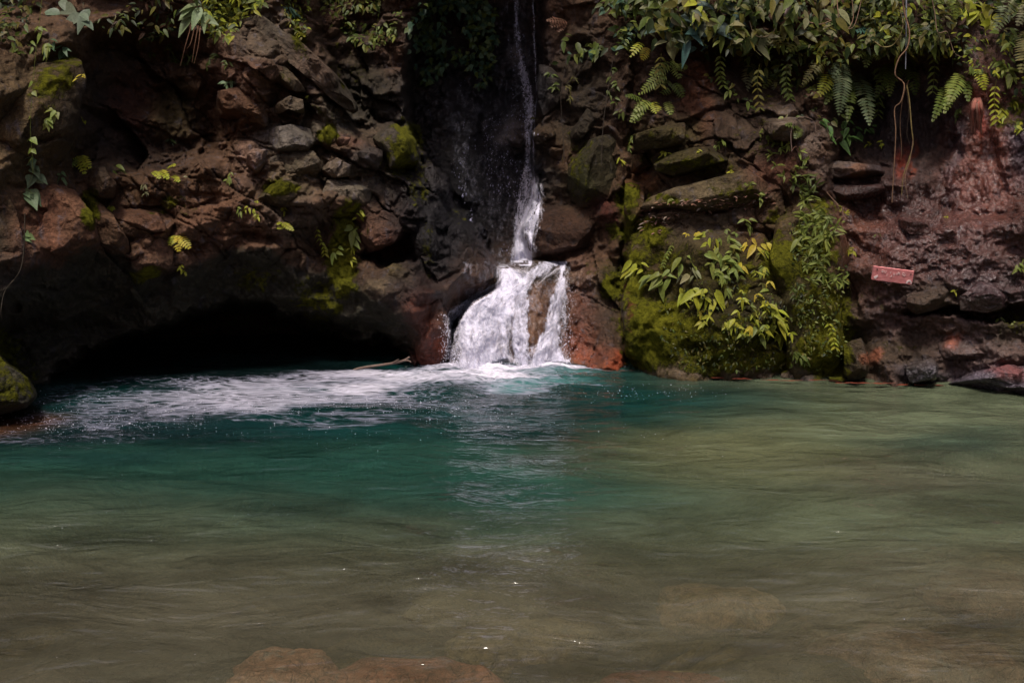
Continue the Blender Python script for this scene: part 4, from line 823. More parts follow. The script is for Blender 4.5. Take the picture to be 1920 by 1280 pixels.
# ---- mats of undergrowth nobody could count
mat_of_leaves("undergrowth", "tangled hanging leaves along the top right of the cliff", [(1190,-50),(1190,30),(1240,50),(1290,80),(1330,70),(1390,110),(1420,150),(1480,130),(1540,85),(1590,90),(1650,95),(1700,110),(1760,90),(1800,70),(1860,75),(1900,120),(1970,150),(1970,-50)], 2300, (7, 22), [LG, MG, MG, DG, OLV, PALE, OLV, DG, DG, MG], (.02, .4), 1, wr=.42, clump=.028)
mat_of_leaves("undergrowth", "broad leaves spilling over the cliff edge at the top centre right", [(1180,-50),(1200,60),(1280,95),(1340,60),(1420,90),(1480,90),(1540,60),(1600,40),(1600,-50)], 300, (15, 32), [OLV, MG, MG, OLV, PALE, DG, DG], (.12, .45), 2, shape=0, wr=.5, spread=120)
mat_of_leaves("undergrowth", "leafy green bush leaning out beside the upper fall", [(1010,105),(1040,85),(1080,45),(1130,5),(1170,-50),(1250,-50),(1210,50),(1180,95),(1110,105),(1060,110),(1030,125)], 620, (8, 19), [MG, LG, BG, DG, MG], (.05, .4), 3, wr=.5, clump=.03)
mat_of_leaves("undergrowth", "bluish green ivy on the dark wall left of the upper fall", [(760,-50),(935,-50),(930,60),(925,130),(900,170),(860,120),(830,130),(800,160),(775,130),(765,50)], 1700, (7, 13), [MG, (0.10,0.14,0.05), (0.05,0.10,0.06), (0.09,0.15,0.08)], (.1, .6), 4, shape=2, wr=.8, clump=.028)
mat_of_leaves("undergrowth", "small green leaves on the recessed wall above the long leaning slab", [(600,-50),(770,-50),(760,20),(740,70),(690,90),(650,70),(610,30)], 620, (6, 13), [MG, OLV, LG, MG], (.02, .2), 5, clump=.03)
mat_of_leaves("undergrowth", "yellow-green leaf tuft hanging from the top left rock", [(395,-50),(470,-50),(500,0),(450,45),(440,75),(400,70),(380,40)], 420, (8, 17), [YG, LG, YG, MG], (.05, .32), 6, wr=.4)
mat_of_leaves("undergrowth", "shadowed leaves hanging over the dark hollow at the top left", [(170,-50),(400,-50),(395,110),(350,95),(330,60),(280,75),(230,70),(190,50)], 560, (7, 16), [DG, MG, OLV, DG, (0.06,0.03,0.015)], (.1, .5), 7, wr=.4, clump=.025)
mat_of_leaves("undergrowth", "dark ferny leaves in the top left corner", [(-60,-60),(80,-60),(60,40),(40,80),(0,90),(-60,90)], 260, (9, 20), [DG, MG, OLV], (.05, .3), 8, wr=.4)
mat_of_leaves("undergrowth", "fine yellow leaves on the slope above the long leaning slab", [(520,-50),(580,-50),(580,40),(572,80),(555,60),(530,30)], 170, (6, 12), [YG, OLV, MG], (.02, .12), 9, wr=.45)
mat_of_leaves("undergrowth", "sparse small leaves over the right cliff's upper edge", [(1300,60),(1560,80),(1640,110),(1650,210),(1560,230),(1500,225),(1420,210),(1330,150)], 650, (7, 16), [DG, MG, OLV, LG], (.03, .2), 10, clump=.025)
mat_of_leaves("undergrowth", "little bright leaves at the upper right edge of the wet wall", [(1740,60),(1970,60),(1970,260),(1900,240),(1880,150),(1850,130),(1760,120)], 460, (7, 15), [LG, YG, MG, DG], (.03, .2), 11, clump=.03)
mat_of_leaves("undergrowth", "fine dark mossy sprigs over the lower front of the giant boulder", [(1240,560),(1330,520),(1440,520),(1490,600),(1490,690),(1380,700),(1280,690),(1240,640)], 900, (4, 8), [DG, (0.04,0.045,0.01), OLV, MG], (.005, .05), 12, clump=.03)
mat_of_leaves("undergrowth", "tiny leaves and moss sprigs over the green rock column", [(1480,420),(1585,400),(1595,560),(1580,690),(1510,700),(1495,600)], 700, (4, 9), [MG, OLV, LG, DG], (.005, .05), 13, clump=.025)
mat_of_leaves("undergrowth", "leaves filling the gap behind the straight grey stem", [(1580,-50),(1760,-50),(1770,90),(1700,110),(1600,90)], 420, (8, 22), [MG, OLV, LG, YG, DG], (.03, .3), 14, wr=.45)
mat_of_leaves("undergrowth", "scattered small yellow-green leaves among the sprigs of the giant boulder", [(1270,440),(1330,425),(1400,425),(1440,460),(1440,520),(1470,560),(1490,620),(1440,655),(1390,620),(1330,600),(1290,560),(1330,520),(1270,500)], 75, (7, 17), [YG, YG, LG, YEL, OLV], (.02, .12), 15, wr=.4, whorled=3, spread=110, droop=.5, clump=.03)
for q in [([(1352,95),(1350,130),(1356,160)], LG, "short leafy strand hanging left of the pair of pale fronds"), ([(1478,110),(1474,150),(1482,185)], MG, "leafy strand hanging just left of the big hanging ferns"), ([(1424,120),(1420,160),(1426,205)], OLV, "longest leafy strand hanging over the shadowed rock"), ([(1648,120),(1650,165),(1646,215)], MG, "leafy strand hanging between the big ferns and the roots"), ([(1748,90),(1752,130),(1748,175)], LG, "leafy strand hanging right of the roots"), ([(1868,150),(1864,190),(1870,228)], YG, "yellow-green strand hanging right of the red root stump"), ([(1240,100),(1236,140),(1240,165)], OLV, "thin strand hanging left of the bright feathery fern")]:
    creeper("creeper", q[0], 12, q[1], q[2], step=7, wr=.45, shape=0, off=.14)
# dead leaves lying on the sloping slab
mat = LM(); rr = random.Random(5)
for (u, v) in inpoly([(1195,402),(1230,380),(1330,372),(1440,360),(1460,380),(1400,395),(1300,402),(1260,412),(1230,440),(1200,430)], 210, 6):
    p, d = surf(u, v, .012); l = rr.uniform(5, 13) * d / F; t = rr.choice([DRY, (0.30,0.17,0.12), (0.14,0.07,0.05), (0.26,0.2,0.15)])
    mat.leaf(p, Vector((rr.uniform(-1, 1), rr.uniform(-.6, .2), rr.uniform(-.3, .3))), Vector((0, -.4, 1)), l, l * .45, t, .1, 3, .3, 0)
tag(mat.obj("leaf_litter", M_DRY), "dead brown leaves strewn over the slab on the giant boulder", None, kind="stuff")
# orange leaf scraps caught at the waterline
mat = LM()
for (u0, u1, v, n_) in [(1330,1350,708,5),(1370,1400,710,7),(1420,1560,713,18),(1565,1660,718,26),(1660,1760,722,10),(1100,1180,694,6)]:
    for k in range(n_):
        u = rr.uniform(u0, u1); vv_ = v + 3.5 + rr.uniform(-.6, .8); y_ = water_y(vv_); p = pt(u, vv_, y_); p.z = 0.018
        mat.leaf(p, Vector((rr.uniform(.5, 1), rr.uniform(-.3, .3), 0)), Vector((0, 0, 1)), rr.uniform(.04, .13), rr.uniform(.012, .03), rr.choice([(0.24,0.05,0.025), (0.18,0.05,0.03), (0.12,0.045,0.03)]), 0, 3, .1, 0)
tag(mat.obj("leaf_litter", M_DRY), "orange-red leaf scraps floating along the foot of the giant boulder", None, kind="stuff")

# ---- leafy sprigs growing on the giant mossy boulder
G1 = "leafy sprigs on the giant mossy boulder"; N_ = "leafy_plant"
for a in [
 (1322,440,5,20,YG,"yellow-green sprig highest on the giant boulder's left half", ((14,12,4,20),)),
 (1366,452,6,24,LG,"upright broadleaf sprig with a rounded pale leaf, top middle of the giant boulder", ((8,18,4,22),(-6,-6,3,20))),
 (1338,472,5,26,LG,"sprig of long drooping leaves at the centre of the giant boulder's front", ((-14,8,3,22),(4,18,3,20))),
 (1284,486,4,28,LG,"pair of pale broad leaves left of the central sprigs", ()),
 (1296,508,4,25,PALE,"dull pale drooping leaves under the pair of pale broad leaves", ((-20,6,3,14),)),
 (1236,518,5,34,LG,"largest-leaved light green sprig at the giant boulder's left shoulder", ((16,-8,4,26),(-8,6,2,30))),
 (1362,492,6,24,LG,"bushy sprig of hanging leaves under the central upright sprig", ((10,8,3,20),)),
 (1384,494,5,22,YEL,"bright yellowing sprig right of the bushy hanging one", ()),
 (1342,510,5,18,LG,"low sprig with rounded leaves below the central sprigs", ((12,2,3,16),)),
 (1371,513,3,14,MG,"tiny sprig at the lip of the shade-darkened mossy patch", ()),
 (1402,452,4,18,YEL,"small yellow-green sprig near the top right of the boulder's front", ()),
 (1400,416,7,15,LG,"neat opposite-leaved sprig just below the boulder's top edge", ((6,14,4,12),)),
 (1380,432,3,13,LG,"tiny two-leaved sprig left of the opposite-leaved one", ()),
 (1427,462,5,27,YEL,"yellow upright sprig with narrow leaves at the boulder's right shoulder", ()),
 (1432,505,5,17,LG,"grey-green fringed sprig below the yellow upright one", ()),
 (1283,548,4,26,YG,"yellow-green sprig left of the toothed drooping pair on the dark patch", ()),
 (1309,546,6,32,YG,"toothed yellow-green sprig drooping over the shade-darkened mossy patch, left of its twin", ()),
 (1331,550,6,32,YG,"toothed yellow-green sprig drooping over the shade-darkened mossy patch, right of its twin", ()),
 (1392,548,3,13,YG,"tiny yellow sprig alone in the middle of the dark patch", ((-2,18,3,12),)),
 (1436,548,5,20,LG,"pale sprig at the tip of the trailing grass on the boulder's right", ()),
 (1446,578,7,24,YG,"dense yellow-green clump at the boulder's lower right, upper tier", ((-20,-12,4,16),(10,10,5,22))),
 (1452,606,9,30,YG,"dense clump of large hanging yellow leaves at the boulder's lower right, lower tier", ((-16,4,4,28),(16,14,4,26),(20,-8,4,20))),
 (1378,602,6,25,YG,"yellow sprig low in the middle of the boulder's front", ((-14,2,3,16),)),
 (1392,620,4,15,YG,"small sprig just under the low middle yellow one", ()),
 (1416,622,3,28,LG,"long pale leaf pair near the bottom of the boulder", ((14,4,2,22),)),
 (1320,604,5,15,YG,"small yellow sprig over the bright moss at the boulder's left bottom", ((-6,-14,3,10),)),
 (1451,640,6,15,PALE,"pale drooping sprig below the dense yellow clumps", ()),
 (1414,588,5,12,YG,"little starry sprig left of the dense yellow clumps", ()),
 (1492,662,8,13,MG,"dark sprig with drooping leaf tips at the boulder's right bottom edge", ((12,8,4,12),(18,16,4,13))),
 (1186,496,5,26,YG,"pale toothed sprig jutting from the boulder's left edge", ((16,4,3,24),)),
 (1486,456,4,23,LG,"heart-leaved sprig between the boulder and the green column", ()),
 (1256,372,3,12,LG,"single leaf sprig on the litter slab's left slope", ()),
 (1424,368,7,15,LG,"rosette of light leaves on the litter slab's right end", ((-20,-24,6,11),)),
 (1370,322,7,12,YG,"bright little rosette on the crest above the litter slab", ()),
 (1352,262,6,11,LG,"small leafy rosette on the ledge over the lower mossy block", ((-6,8,5,10),)),
 (1246,288,5,11,YG,"bright tuft on the lower mossy block's left top", ()),
 (1310,282,4,9,YG,"tiny leaf on the lower mossy block's crest", ()),
]: sprig(N_, *a[:6], group=G1, extra=a[6])
creeper("creeper", [(1262,455),(1256,468),(1248,480),(1243,498)], 7, LG, "thin creeper with tiny paired leaves on the giant boulder's left shoulder", step=5, wr=.5)
creeper("creeper", [(1548,602),(1558,612),(1562,630),(1566,652)], 10, YG, "short yellow trailing creeper over the bright green moss slope", step=8, wr=.5)
# ---- shrub on the green column
def shrub(name, whs, px, tint, label, cat="shrub", per=9, wr=.24, group=None, spread=170, off=.07):
    p, d = surf(whs[0][0], whs[0][1], 0.01); root = empty(name, p, label, cat, group); L, St = LM(), LM(); prev = None
    for (u, v) in whs:
        whorl(L, L, u, v, per, px, tint if RND.random() < .7 else tuple(x * .7 for x in tint), spread=spread, off=off, wr=wr, scat=.35, droop=.15)
        q = surf(u, v, off * .6)[0]
        if prev and (q - prev).length < .25: L.tube(smooth_path([prev, (prev + q) * .5 + Vector((0, -.01, -.01)), q], 3), .0022, .0016, (0.10, .08, .04), 4)
        prev = q
    L.obj("foliage", M_LEAF, root, p); return root
shrub("shrub", [(1505,375),(1515,368),(1524,395),(1508,402),(1535,400),(1550,405),(1545,420),(1528,420),(1512,425),(1500,430),(1540,438),(1522,445),(1505,440),(1558,440),(1565,425),(1532,455),(1548,450)], 21, LG, "dense shrub of narrow star-like leaves climbing the top of the green column")
shrub("shrub", [(1522,462),(1530,475),(1516,482),(1512,498),(1525,492),(1545,480),(1538,495),(1520,525),(1530,520),(1542,512),(1555,518),(1568,522),(1580,526),(1550,530),(1534,500)], 18, LG, "trailing middle shrub of narrow leaves ending in yellow tips over the red wall's edge", per=8)
shrub("shrub", [(1488,540),(1492,552),(1500,535),(1496,563)], 13, MG, "small dark-leaved clump left on the green column", per=7)
shrub("shrub", [(1488,345),(1500,352),(1512,340),(1530,346),(1505,362),(1522,360),(1516,330)], 17, MG, "small clump of narrow leaves beside the end of the lilac ledge", per=7)
shrub("shrub", [(1425,248),(1440,256),(1452,268),(1465,278),(1480,270),(1500,285),(1512,300),(1500,315),(1490,330),(1470,330),(1455,310),(1446,290)], 14, LG, "loose yellow-tipped climber zigzagging down to the lilac ledge", per=6, wr=.32)
shrub("shrub", [(1590,468),(1600,470),(1585,400),(1578,390)], 11, YG, "tiny bright climber along the border of the red wet wall", per=4, wr=.4)
sprig(N_, 1580, 246, 11, 30, (0.10,0.19,0.05), "rosette of glossy bright green leaves under the big hanging ferns", group="leafy plants on the right cliff", extra=((-24,0,5,24),(26,2,5,22),(0,-14,5,22),(-40,-14,4,20),(48,-8,5,16)), wr=.42)
sprig(N_, 1630, 268, 5, 12, YG, "small yellow sprig right of the glossy rosette", group="leafy plants on the right cliff", extra=((24,0,4,12),))
sprig(N_, 1548, 82, 6, 26, YG, "yellow-green leaf trio high left of the big hanging ferns", group="leafy plants on the right cliff")
sprig(N_, 1730, 60, 7, 34, LG, "large pale broad leaves above the roots", group="leafy plants on the right cliff", extra=((20,-20,4,34),(-14,8,4,26)), wr=.55)
sprig(N_, 1840, 20, 8, 34, YG, "broad bright leaves at the top right between the fern fronds", group="leafy plants on the right cliff", extra=((-30,-8,5,30),(20,20,4,26)), wr=.55)
sprig(N_, 1880, 125, 9, 20, LG, "bright sprig with pointed leaves under the top right frond", group="leafy plants on the right cliff", extra=((16,10,6,20),(-18,-12,5,16)))
sprig(N_, 1880, 210, 7, 17, YG, "yellow-green sprig on the right edge of the red stain", group="leafy plants on the right cliff", extra=((20,-16,4,13),))
sprig(N_, 1915, 235, 6, 18, YG, "sprig with sharp leaves cut by the right edge of the photo", group="leafy plants on the right cliff")
sprig(N_, 1800, 206, 6, 12, MG, "fine dark sprig left of the red root stump", group="leafy plants on the right cliff", extra=((-4,14,4,10),))
sprig(N_, 1775, 406, 3, 8, YG, "speck of a sprig on the bare wet wall above the ledge", group="leafy plants on the right cliff")
sprig(N_, 1646, 440, 3, 9, MG, "tiny green sprig on the rusty patch left of the plank", group="leafy plants on the right cliff")
sprig(N_, 1792, 546, 3, 9, YG, "tiny yellow leaf sprig on the brown ledge below the plank", group="leafy plants on the right cliff")
sprig(N_, 1912, 498, 6, 15, LG, "green sprig at the right edge level with the plank", group="leafy plants on the right cliff", extra=((6,-8,3,12),))
sprig(N_, 1874, 600, 4, 12, LG, "small sprig on the mossy shelf under the deep crack", group="leafy plants on the right cliff", extra=((28,6,4,12),))
sprig(N_, 1290, 20, 6, 44, (0.08,0.13,0.11), "cluster of very broad blue-green leaves at the top of the right cliff", group="leafy plants on the right cliff", extra=((52,0,4,48),(30,30,3,46),(-30,24,3,44)), wr=.6)
sprig(N_, 1316, 15, 4, 30, YG, "glowing yellow-green leaf pair beside the broad blue-green leaves", group="leafy plants on the right cliff", off=.4)
sprig(N_, 1305, 55, 3, 40, (0.06,0.12,0.10), "long single blue-green leaves hanging under the broad cluster", group="leafy plants on the right cliff", extra=((14,42,2,30),), off=.3)
# ---- ferns
FG = "ferns on the right cliff"
fern("fern", [(1578,118,1572,220,34),(1588,140,1588,234,26,MG),(1598,135,1630,240,38),(1562,135,1533,184,30,YG),(1556,160,1520,212,26,MG),(1545,112,1502,162,24,OLV),(1575,112,1560,150,20),(1570,150,1545,200,24,MG)], "big fern whose long pale fronds hang like combs above the lilac ledge", FG, (0.13,0.17,0.075))
fern("fern", [(1700,118,1716,182,30,MG),(1690,115,1672,160,26,MG),(1668,118,1640,185,26,MG),(1660,125,1668,185,24,LG)], "dark fern around the top of the hanging roots", FG, MG)
fern("fern", [(1830,128,1846,172,26,YG),(1808,135,1842,140,22,LG),(1800,138,1775,200,30,LG),(1785,150,1768,218,26,LG),(1770,165,1745,234,24,MG),(1795,140,1815,195,24,MG)], "light green fern with a yellow frond left of the red stain", FG, LG)
fern("fern", [(1905,-30,1862,66,38,(0.16,0.19,0.08)),(1890,-30,1925,40,30,LG)], "broad combed fern frond bending down at the top right", FG)
fern("fern", [(1760,-30,1748,30,28,LG),(1782,-25,1790,44,30,LG)], "pair of upright fern fronds at the top edge, right of the roots", FG)
fern("fern", [(1930,55,1912,140,44,(0.24,0.22,0.08)),(1935,0,1905,52,30,(0.2,0.2,0.1))], "yellowing fern half cut off by the right edge", FG)
fern("fern", [(1640,62,1602,60,22,(0.05,0.13,0.09)),(1640,64,1668,74,22,(0.05,0.13,0.09)),(1636,62,1630,80,18,(0.05,0.13,0.09))], "small blue-green fern among the top right leaves", FG)
fern("fern", [(1628,96,1600,108,24,LG),(1630,96,1652,112,26,LG),(1628,94,1622,130,20,MG)], "little fern between the big hanging fern and the roots", FG)
fern("fern", [(1515,78,1470,100,26,LG),(1500,70,1480,110,22,MG)], "ladder-leaved fern left above the big hanging fern", FG)
fern("fern", [(1440,60,1395,90,34,PALE),(1440,60,1465,90,30,OLV),(1430,58,1425,100,28,PALE)], "dull olive fern under the blue-green leaf cluster", FG)
fern("fern", [(1408,118,1395,180,26,PALE),(1460,140,1450,195,20,PALE),(1445,135,1432,170,20,LG)], "pair of pale drooping fronds over the shadowed rock", FG, PALE)
fern("fern", [(1205,80,1178,110,20,YG),(1215,88,1203,115,20,YEL),(1238,98,1230,122,20,OLV)], "three small yellowish fronds on the dark wall right of the bush", FG)
fern("fern", [(1262,112,1240,135,24,LG),(1255,120,1215,150,30,LG),(1262,118,1275,150,24,LG),(1250,140,1195,180,26,LG),(1255,150,1240,178,30,MG),(1262,155,1282,185,24,MG),(1265,125,1290,128,22,LG)], "bright feathery fern halfway up the cliff over the pair of mossy blocks", FG)
fern("fern", [(1220,190,1188,210,26,LG),(1215,195,1170,180,20,MG),(1215,192,1180,232,22,LG),(1225,190,1232,215,22,YG),(1200,210,1190,235,18,LG),(1250,190,1258,218,20,LG)], "lower feathery fern just above the upper mossy block", FG)
fern("fern", [(1500,240,1470,235,18,MG),(1500,240,1490,262,18,MG)], "tiny dark fern by the white-crusted block", FG, MG)
sprig(N_, 1166, 300, 4, 12, YG, "pale sprig on the dark wall left of the orange-brown rock", group="leafy plants beside the gorge")
sprig(N_, 1183, 260, 5, 20, LG, "hanging light green leaves at the left edge of the upper mossy block", group="leafy plants beside the gorge", extra=((-4,14,3,16),))
sprig(N_, 1150, 130, 6, 14, MG, "chain of small leaf pairs down the dark wall under the bush", group="leafy plants beside the gorge", extra=((-6,16,5,12),(6,28,5,13),(-8,44,4,12),(4,58,4,12),(14,80,4,12)))
sprig(N_, 1120, 85, 5, 20, MG, "drooping sprig under the leaning bush", group="leafy plants beside the gorge")
sprig(N_, 1038, 160, 6, 11, MG, "small sprig pair on the shadowed rock by the upper fall", group="leafy plants beside the gorge", extra=((-4,-22,5,12),))
sprig(N_, 1005, 225, 5, 12, OLV, "yellowish sprig on the triangular tan-topped rock", group="leafy plants beside the gorge")
sprig(N_, 1070, 180, 9, 12, OLV, "wispy brown and green tuft on the gorge's right side", group="leafy plants beside the gorge", extra=((-6,-20,8,12),(4,-34,7,12)), wr=.15)
sprig(N_, 880, 40, 6, 14, OLV, "yellowish sprig in the ivy left of the upper fall", group="leafy plants beside the gorge", extra=((20,-2,4,12),))
fern("fern", [(1065,42,1022,40,20,DRY),(1062,42,1030,52,20,DRY),(1060,44,1045,62,16,DRY)], "withered brown fern jutting over the upper fall", "dead fronds", DRY)
# ---- left group
LG_ = "small plants on the left rock face"
sprig(N_, 118, 14, 3, 42, (0.16,0.20,0.13), "large pale leaves hanging in at the top left over the mossy pillar", group=LG_, extra=((38,2,2,36),(32,18,2,26)), wr=.6, off=.35)
creeper("creeper", [(80,-20),(72,60),(66,110),(60,180),(57,240),(60,285),(62,325)], 10, LG, "long thin creeper hanging down the far left pillar with round leaves at its end", step=16, leafy=.55, grow=.6)
sprig(N_, 58, 312, 7, 20, (0.15,0.21,0.11), "stack of round pale leaves at the creeper's lower end", group=LG_, extra=((2,-14,4,16),(6,20,4,20)), wr=.8, shape=2)
sprig(N_, 56, 362, 4, 30, (0.15,0.21,0.10), "two big heart-shaped leaves on the pinkish boulder's top left", group=LG_, wr=.8, shape=2)
sprig(N_, 52, 444, 5, 22, (0.16,0.24,0.10), "bright three-leaved sprig at the pinkish boulder's left edge", group=LG_, wr=.75, shape=2)
sprig(N_, 92, 88, 7, 20, LG, "leafy tuft on top of the mossy pillar, nearest the creeper", group=LG_, extra=((-34,-4,5,16),(-60,6,5,18),(-20,-30,5,18)))
sprig(N_, 118, 90, 7, 18, (0.09,0.16,0.08), "blue-green sprig on the pillar's right shoulder", group=LG_, extra=((-24,-10,4,20),(4,6,4,14)))
sprig(N_, 150, 145, 5, 12, YEL, "tiny yellow sprig at the pillar's right edge", group=LG_)
sprig(N_, 155, 224, 5, 17, YG, "two yellow-green curved leaves by the dark hollow", group=LG_)
sprig(N_, 88, 226, 6, 17, LG, "small round-leaved bunch beside the creeper's middle", group=LG_, extra=((12,-16,4,14),), shape=2, wr=.7)
fern("fern", [(148,292,118,300,22,YG),(150,292,128,318,24,LG),(152,290,160,330,22,YG),(150,292,172,318,22,YG)], "bright green fern between the pillar and the flat slab", "ferns on the left rock face")
sprig(N_, 112, 328, 6, 18, (0.12,0.18,0.08), "grey-green sprig on top of the pinkish boulder", group=LG_)
sprig(N_, 215, 318, 4, 22, MG, "dark pointed leaves hanging at the flat slab's left end", group=LG_)
fern("fern", [(285,322,302,336,16,YG),(300,320,318,338,18,YG),(318,318,330,312,16,YG),(322,330,338,342,16,YG)], "low yellow fern along the flat slab's top edge", "ferns on the left rock face", YG)
sprig(N_, 349, 330, 5, 14, PALE, "pale drooping sprig at the right end of the flat slab", group=LG_)
sprig(N_, 270, 348, 6, 8, PALE, "tiny grey-green cluster on the flat slab's face", group=LG_, extra=((4,12,5,7),))
sprig(N_, 205, 388, 4, 19, YG, "two bright leaves at the narrow leaning boulder's top", group=LG_)
fern("fern", [(332,440,318,462,20,YG),(334,440,336,474,22,YEL),(336,442,358,468,22,YEL)], "small yellow fern in the notch right of the rounded purplish boulder", "ferns on the left rock face", YG)
sprig(N_, 338, 500, 4, 9, YG, "yellow speck of a sprig under the small yellow fern", group=LG_, extra=((6,8,3,8),))
sprig(N_, 428, 335, 5, 12, LG, "pale sprig over the brown wall below the overhanging block", group=LG_, extra=((2,-8,3,10),))
sprig(N_, 475, 395, 8, 11, YG, "bright yellow cluster left of the moss-patched block", group=LG_, extra=((10,8,6,10),(-12,-6,5,10),(6,-16,4,9)))
sprig(N_, 448, 392, 4, 11, LG, "thin sprig left of the bright yellow cluster", group=LG_)
sprig(N_, 533, 392, 4, 12, YG, "sprig under the moss-patched block", group=LG_)
fern("fern", [(528,416,520,422,10,YG),(528,418,552,434,14,YG),(530,426,520,430,10,YG)], "small yellow fern sprig on the grey stone below the moss-patched block", "ferns on the left rock face", YG)
creeper("creeper", [(594,425),(598,445),(608,465),(610,478)], 9, YG, "yellow creeper dangling at the lip of the dark undercut", step=6, wr=.5)
sprig(N_, 628, 470, 5, 17, LG, "pale pointed leaves hanging left of the mossy streak", group=LG_)
sprig(N_, 670, 396, 4, 12, YG, "little sprig at the top of the mossy streak", group=LG_, extra=((4,12,3,12),))
sprig(N_, 664, 438, 4, 24, LG, "single large drooping leaf on the mossy streak", group=LG_, extra=((6,-6,3,12),))
sprig(N_, 660, 465, 4, 11, YG, "lower small sprig on the mossy streak", group=LG_, extra=((0,20,3,10),))
sprig(N_, 430, 155, 7, 19, (0.14,0.22,0.10), "starry pale green sprig on the brown overhanging block", group=LG_, wr=.3)
sprig(N_, 408, 105, 7, 14, MG, "small dark sprig left of the weathered block under the leaf tuft", group=LG_, extra=((16,14,5,13),(-14,10,4,12)))
sprig(N_, 372, 22, 7, 38, (0.20,0.26,0.12), "big rosette of soft pale leaves hanging at the top left", group=LG_, wr=.5, off=.35)
sprig(N_, 282, 100, 4, 12, MG, "lone green sprig inside the dark hollow", group=LG_)
sprig(N_, 324, 262, 4, 14, DG, "dim leaf pair deep in the dark hollow", group=LG_)
sprig(N_, 330, 110, 12, 16, MG, "feathery twig plant hanging into the dark hollow", group=LG_, extra=((-10,-20,9,16),(14,10,8,14),(24,-10,8,16)), wr=.16)
sprig(N_, 540, 18, 7, 15, BG, "blue-green sprig at the top above the long leaning slab", group=LG_, extra=((10,8,5,14),))
sprig(N_, 580, 178, 3, 8, YG, "bright speck of a sprig on the ridge", group=LG_)
sprig(N_, 700, 70, 4, 12, LG, "bright sprig on the recessed wall", group=LG_)
# ---- roots and vines
VG = "roots and vines hanging on the right cliff"
def vine(path, r, tint, label, off=.18, cat="vine"):
    dm = min(float(dmap(u, v)) for u, v in path) - off
    P = smooth_path([pt(u + RND.uniform(-1, 1), v, dm + RND.uniform(-.03, .03)) for u, v in path], 7); L = LM(); L.tube(P, r, r * .55, tint, 6)
    return tag(L.obj("vine", M_STEM), label, cat, VG)
vine([(1690,-30),(1694,20),(1705,60),(1700,90),(1686,110),(1678,140),(1696,158),(1690,190),(1678,205),(1680,250),(1676,320),(1672,380)], .0075, (0.20,0.12,0.07), "longest brown root, hanging straight down from the ferns to the wet wall")
vine([(1704,150),(1692,185),(1688,230),(1690,280),(1688,300)], .005, (0.18,0.11,0.06), "short brown root just right of the longest one", .14)
vine([(1700,160),(1706,190),(1710,240),(1712,270),(1704,300),(1695,330),(1690,366)], .007, (0.17,0.13,0.05), "mossy root with a forked frayed end, right of the short brown root", .16)
vine([(1712,262),(1706,300),(1698,325),(1697,345),(1702,372)], .004, (0.20,0.13,0.08), "thin side strand at the frayed end of the mossy root", .2)
vine([(1700,170),(1703,210),(1700,250),(1706,270)], .003, (0.16,0.12,0.08), "hair-thin strand between the two long roots", .15)
vine([(1699,-30),(1699,40),(1698,80),(1698,130)], .008, (0.20,0.21,0.24), "straight grey stem standing out among the leaves above the roots", .3)
vine([(1640,78),(1655,88),(1672,86),(1686,70),(1694,45),(1686,10),(1680,-30)], .006, (0.24,0.2,0.08), "yellowish looping vine left of the straight grey stem", .35)
vine([(1740,-30),(1752,20),(1758,60),(1775,60),(1782,80),(1790,100),(1806,108)], .005, (0.20,0.14,0.09), "thin arching vine right of the broad pale leaves", .3)
vine([(1568,-20),(1570,20),(1578,48),(1590,54),(1600,30),(1594,-20)], .005, (0.26,0.16,0.10), "pinkish u-shaped vine loop at the top", .35)
vine([(1480,-20),(1462,30),(1450,60),(1430,70),(1414,64),(1406,40)], .0055, (0.22,0.17,0.10), "looping vine below the pale dead stalk", .35)
vine([(1510,40),(1538,46),(1562,38),(1575,48),(1600,50),(1618,-10)], .005, (0.24,0.15,0.10), "long pinkish vine running sideways through the top leaves", .35)
vine([(1404,70),(1412,90),(1424,103),(1428,104)], .004, (0.2,0.2,0.08), "greenish hooked tendril over the olive fern", .3)
vine([(1484,284),(1484,250),(1492,224),(1510,220),(1526,228),(1530,250)], .005, (0.13,0.09,0.07), "bent brown root looping over the white-crusted block", .08)
vine([(1484,284),(1492,275),(1500,288),(1502,292)], .004, (0.18,0.09,0.06), "short curved root under the bent looping one", .08)
vine([(1535,250),(1528,262),(1520,248)], .003, (0.14,0.1,0.08), "tiny root crook beside the white-crusted block", .08)
vine([(1550,360),(1560,372),(1572,385),(1580,400),(1586,410)], .004, (0.22,0.14,0.09), "thin bare twig over the top of the green column", .10)
vine([(1058,300),(1056,240),(1052,180),(1058,130)], .004, (0.05,0.04,0.03), "thin dark root down the gorge's right side", .1)
vine([(1128,310),(1130,240),(1138,180),(1150,110)], .004, (0.05,0.04,0.03), "thin dark root beside the smooth olive-brown face", .12)
vine([(46,400),(44,470),(36,510),(10,545),(3,580),(4,600)], .004, (0.06,0.05,0.035), "fine root trailing down the dark rock at the far left", .35)
for k, (a, b, c, lab) in enumerate([((360,45),(348,85),(338,124),"leftmost dry rootlet under the pale rosette"),((366,45),(358,80),(350,92),"short dry rootlet under the pale rosette"),((372,48),(366,80),(360,118),"straight dry rootlet at the middle under the pale rosette"),((376,50),(372,86),(364,120),"rightmost dry rootlet under the pale rosette")]):
    dm = float(dmap(365, 80)) - .3; L = LM(); L.tube(smooth_path([pt(*a, dm), pt(*b, dm - .02), pt(*c, dm)], 5), .006, .002, (0.24, .13, .08), 5); tag(L.obj("rootlet", M_STEM), lab, "root", "dry rootlets at the top left")
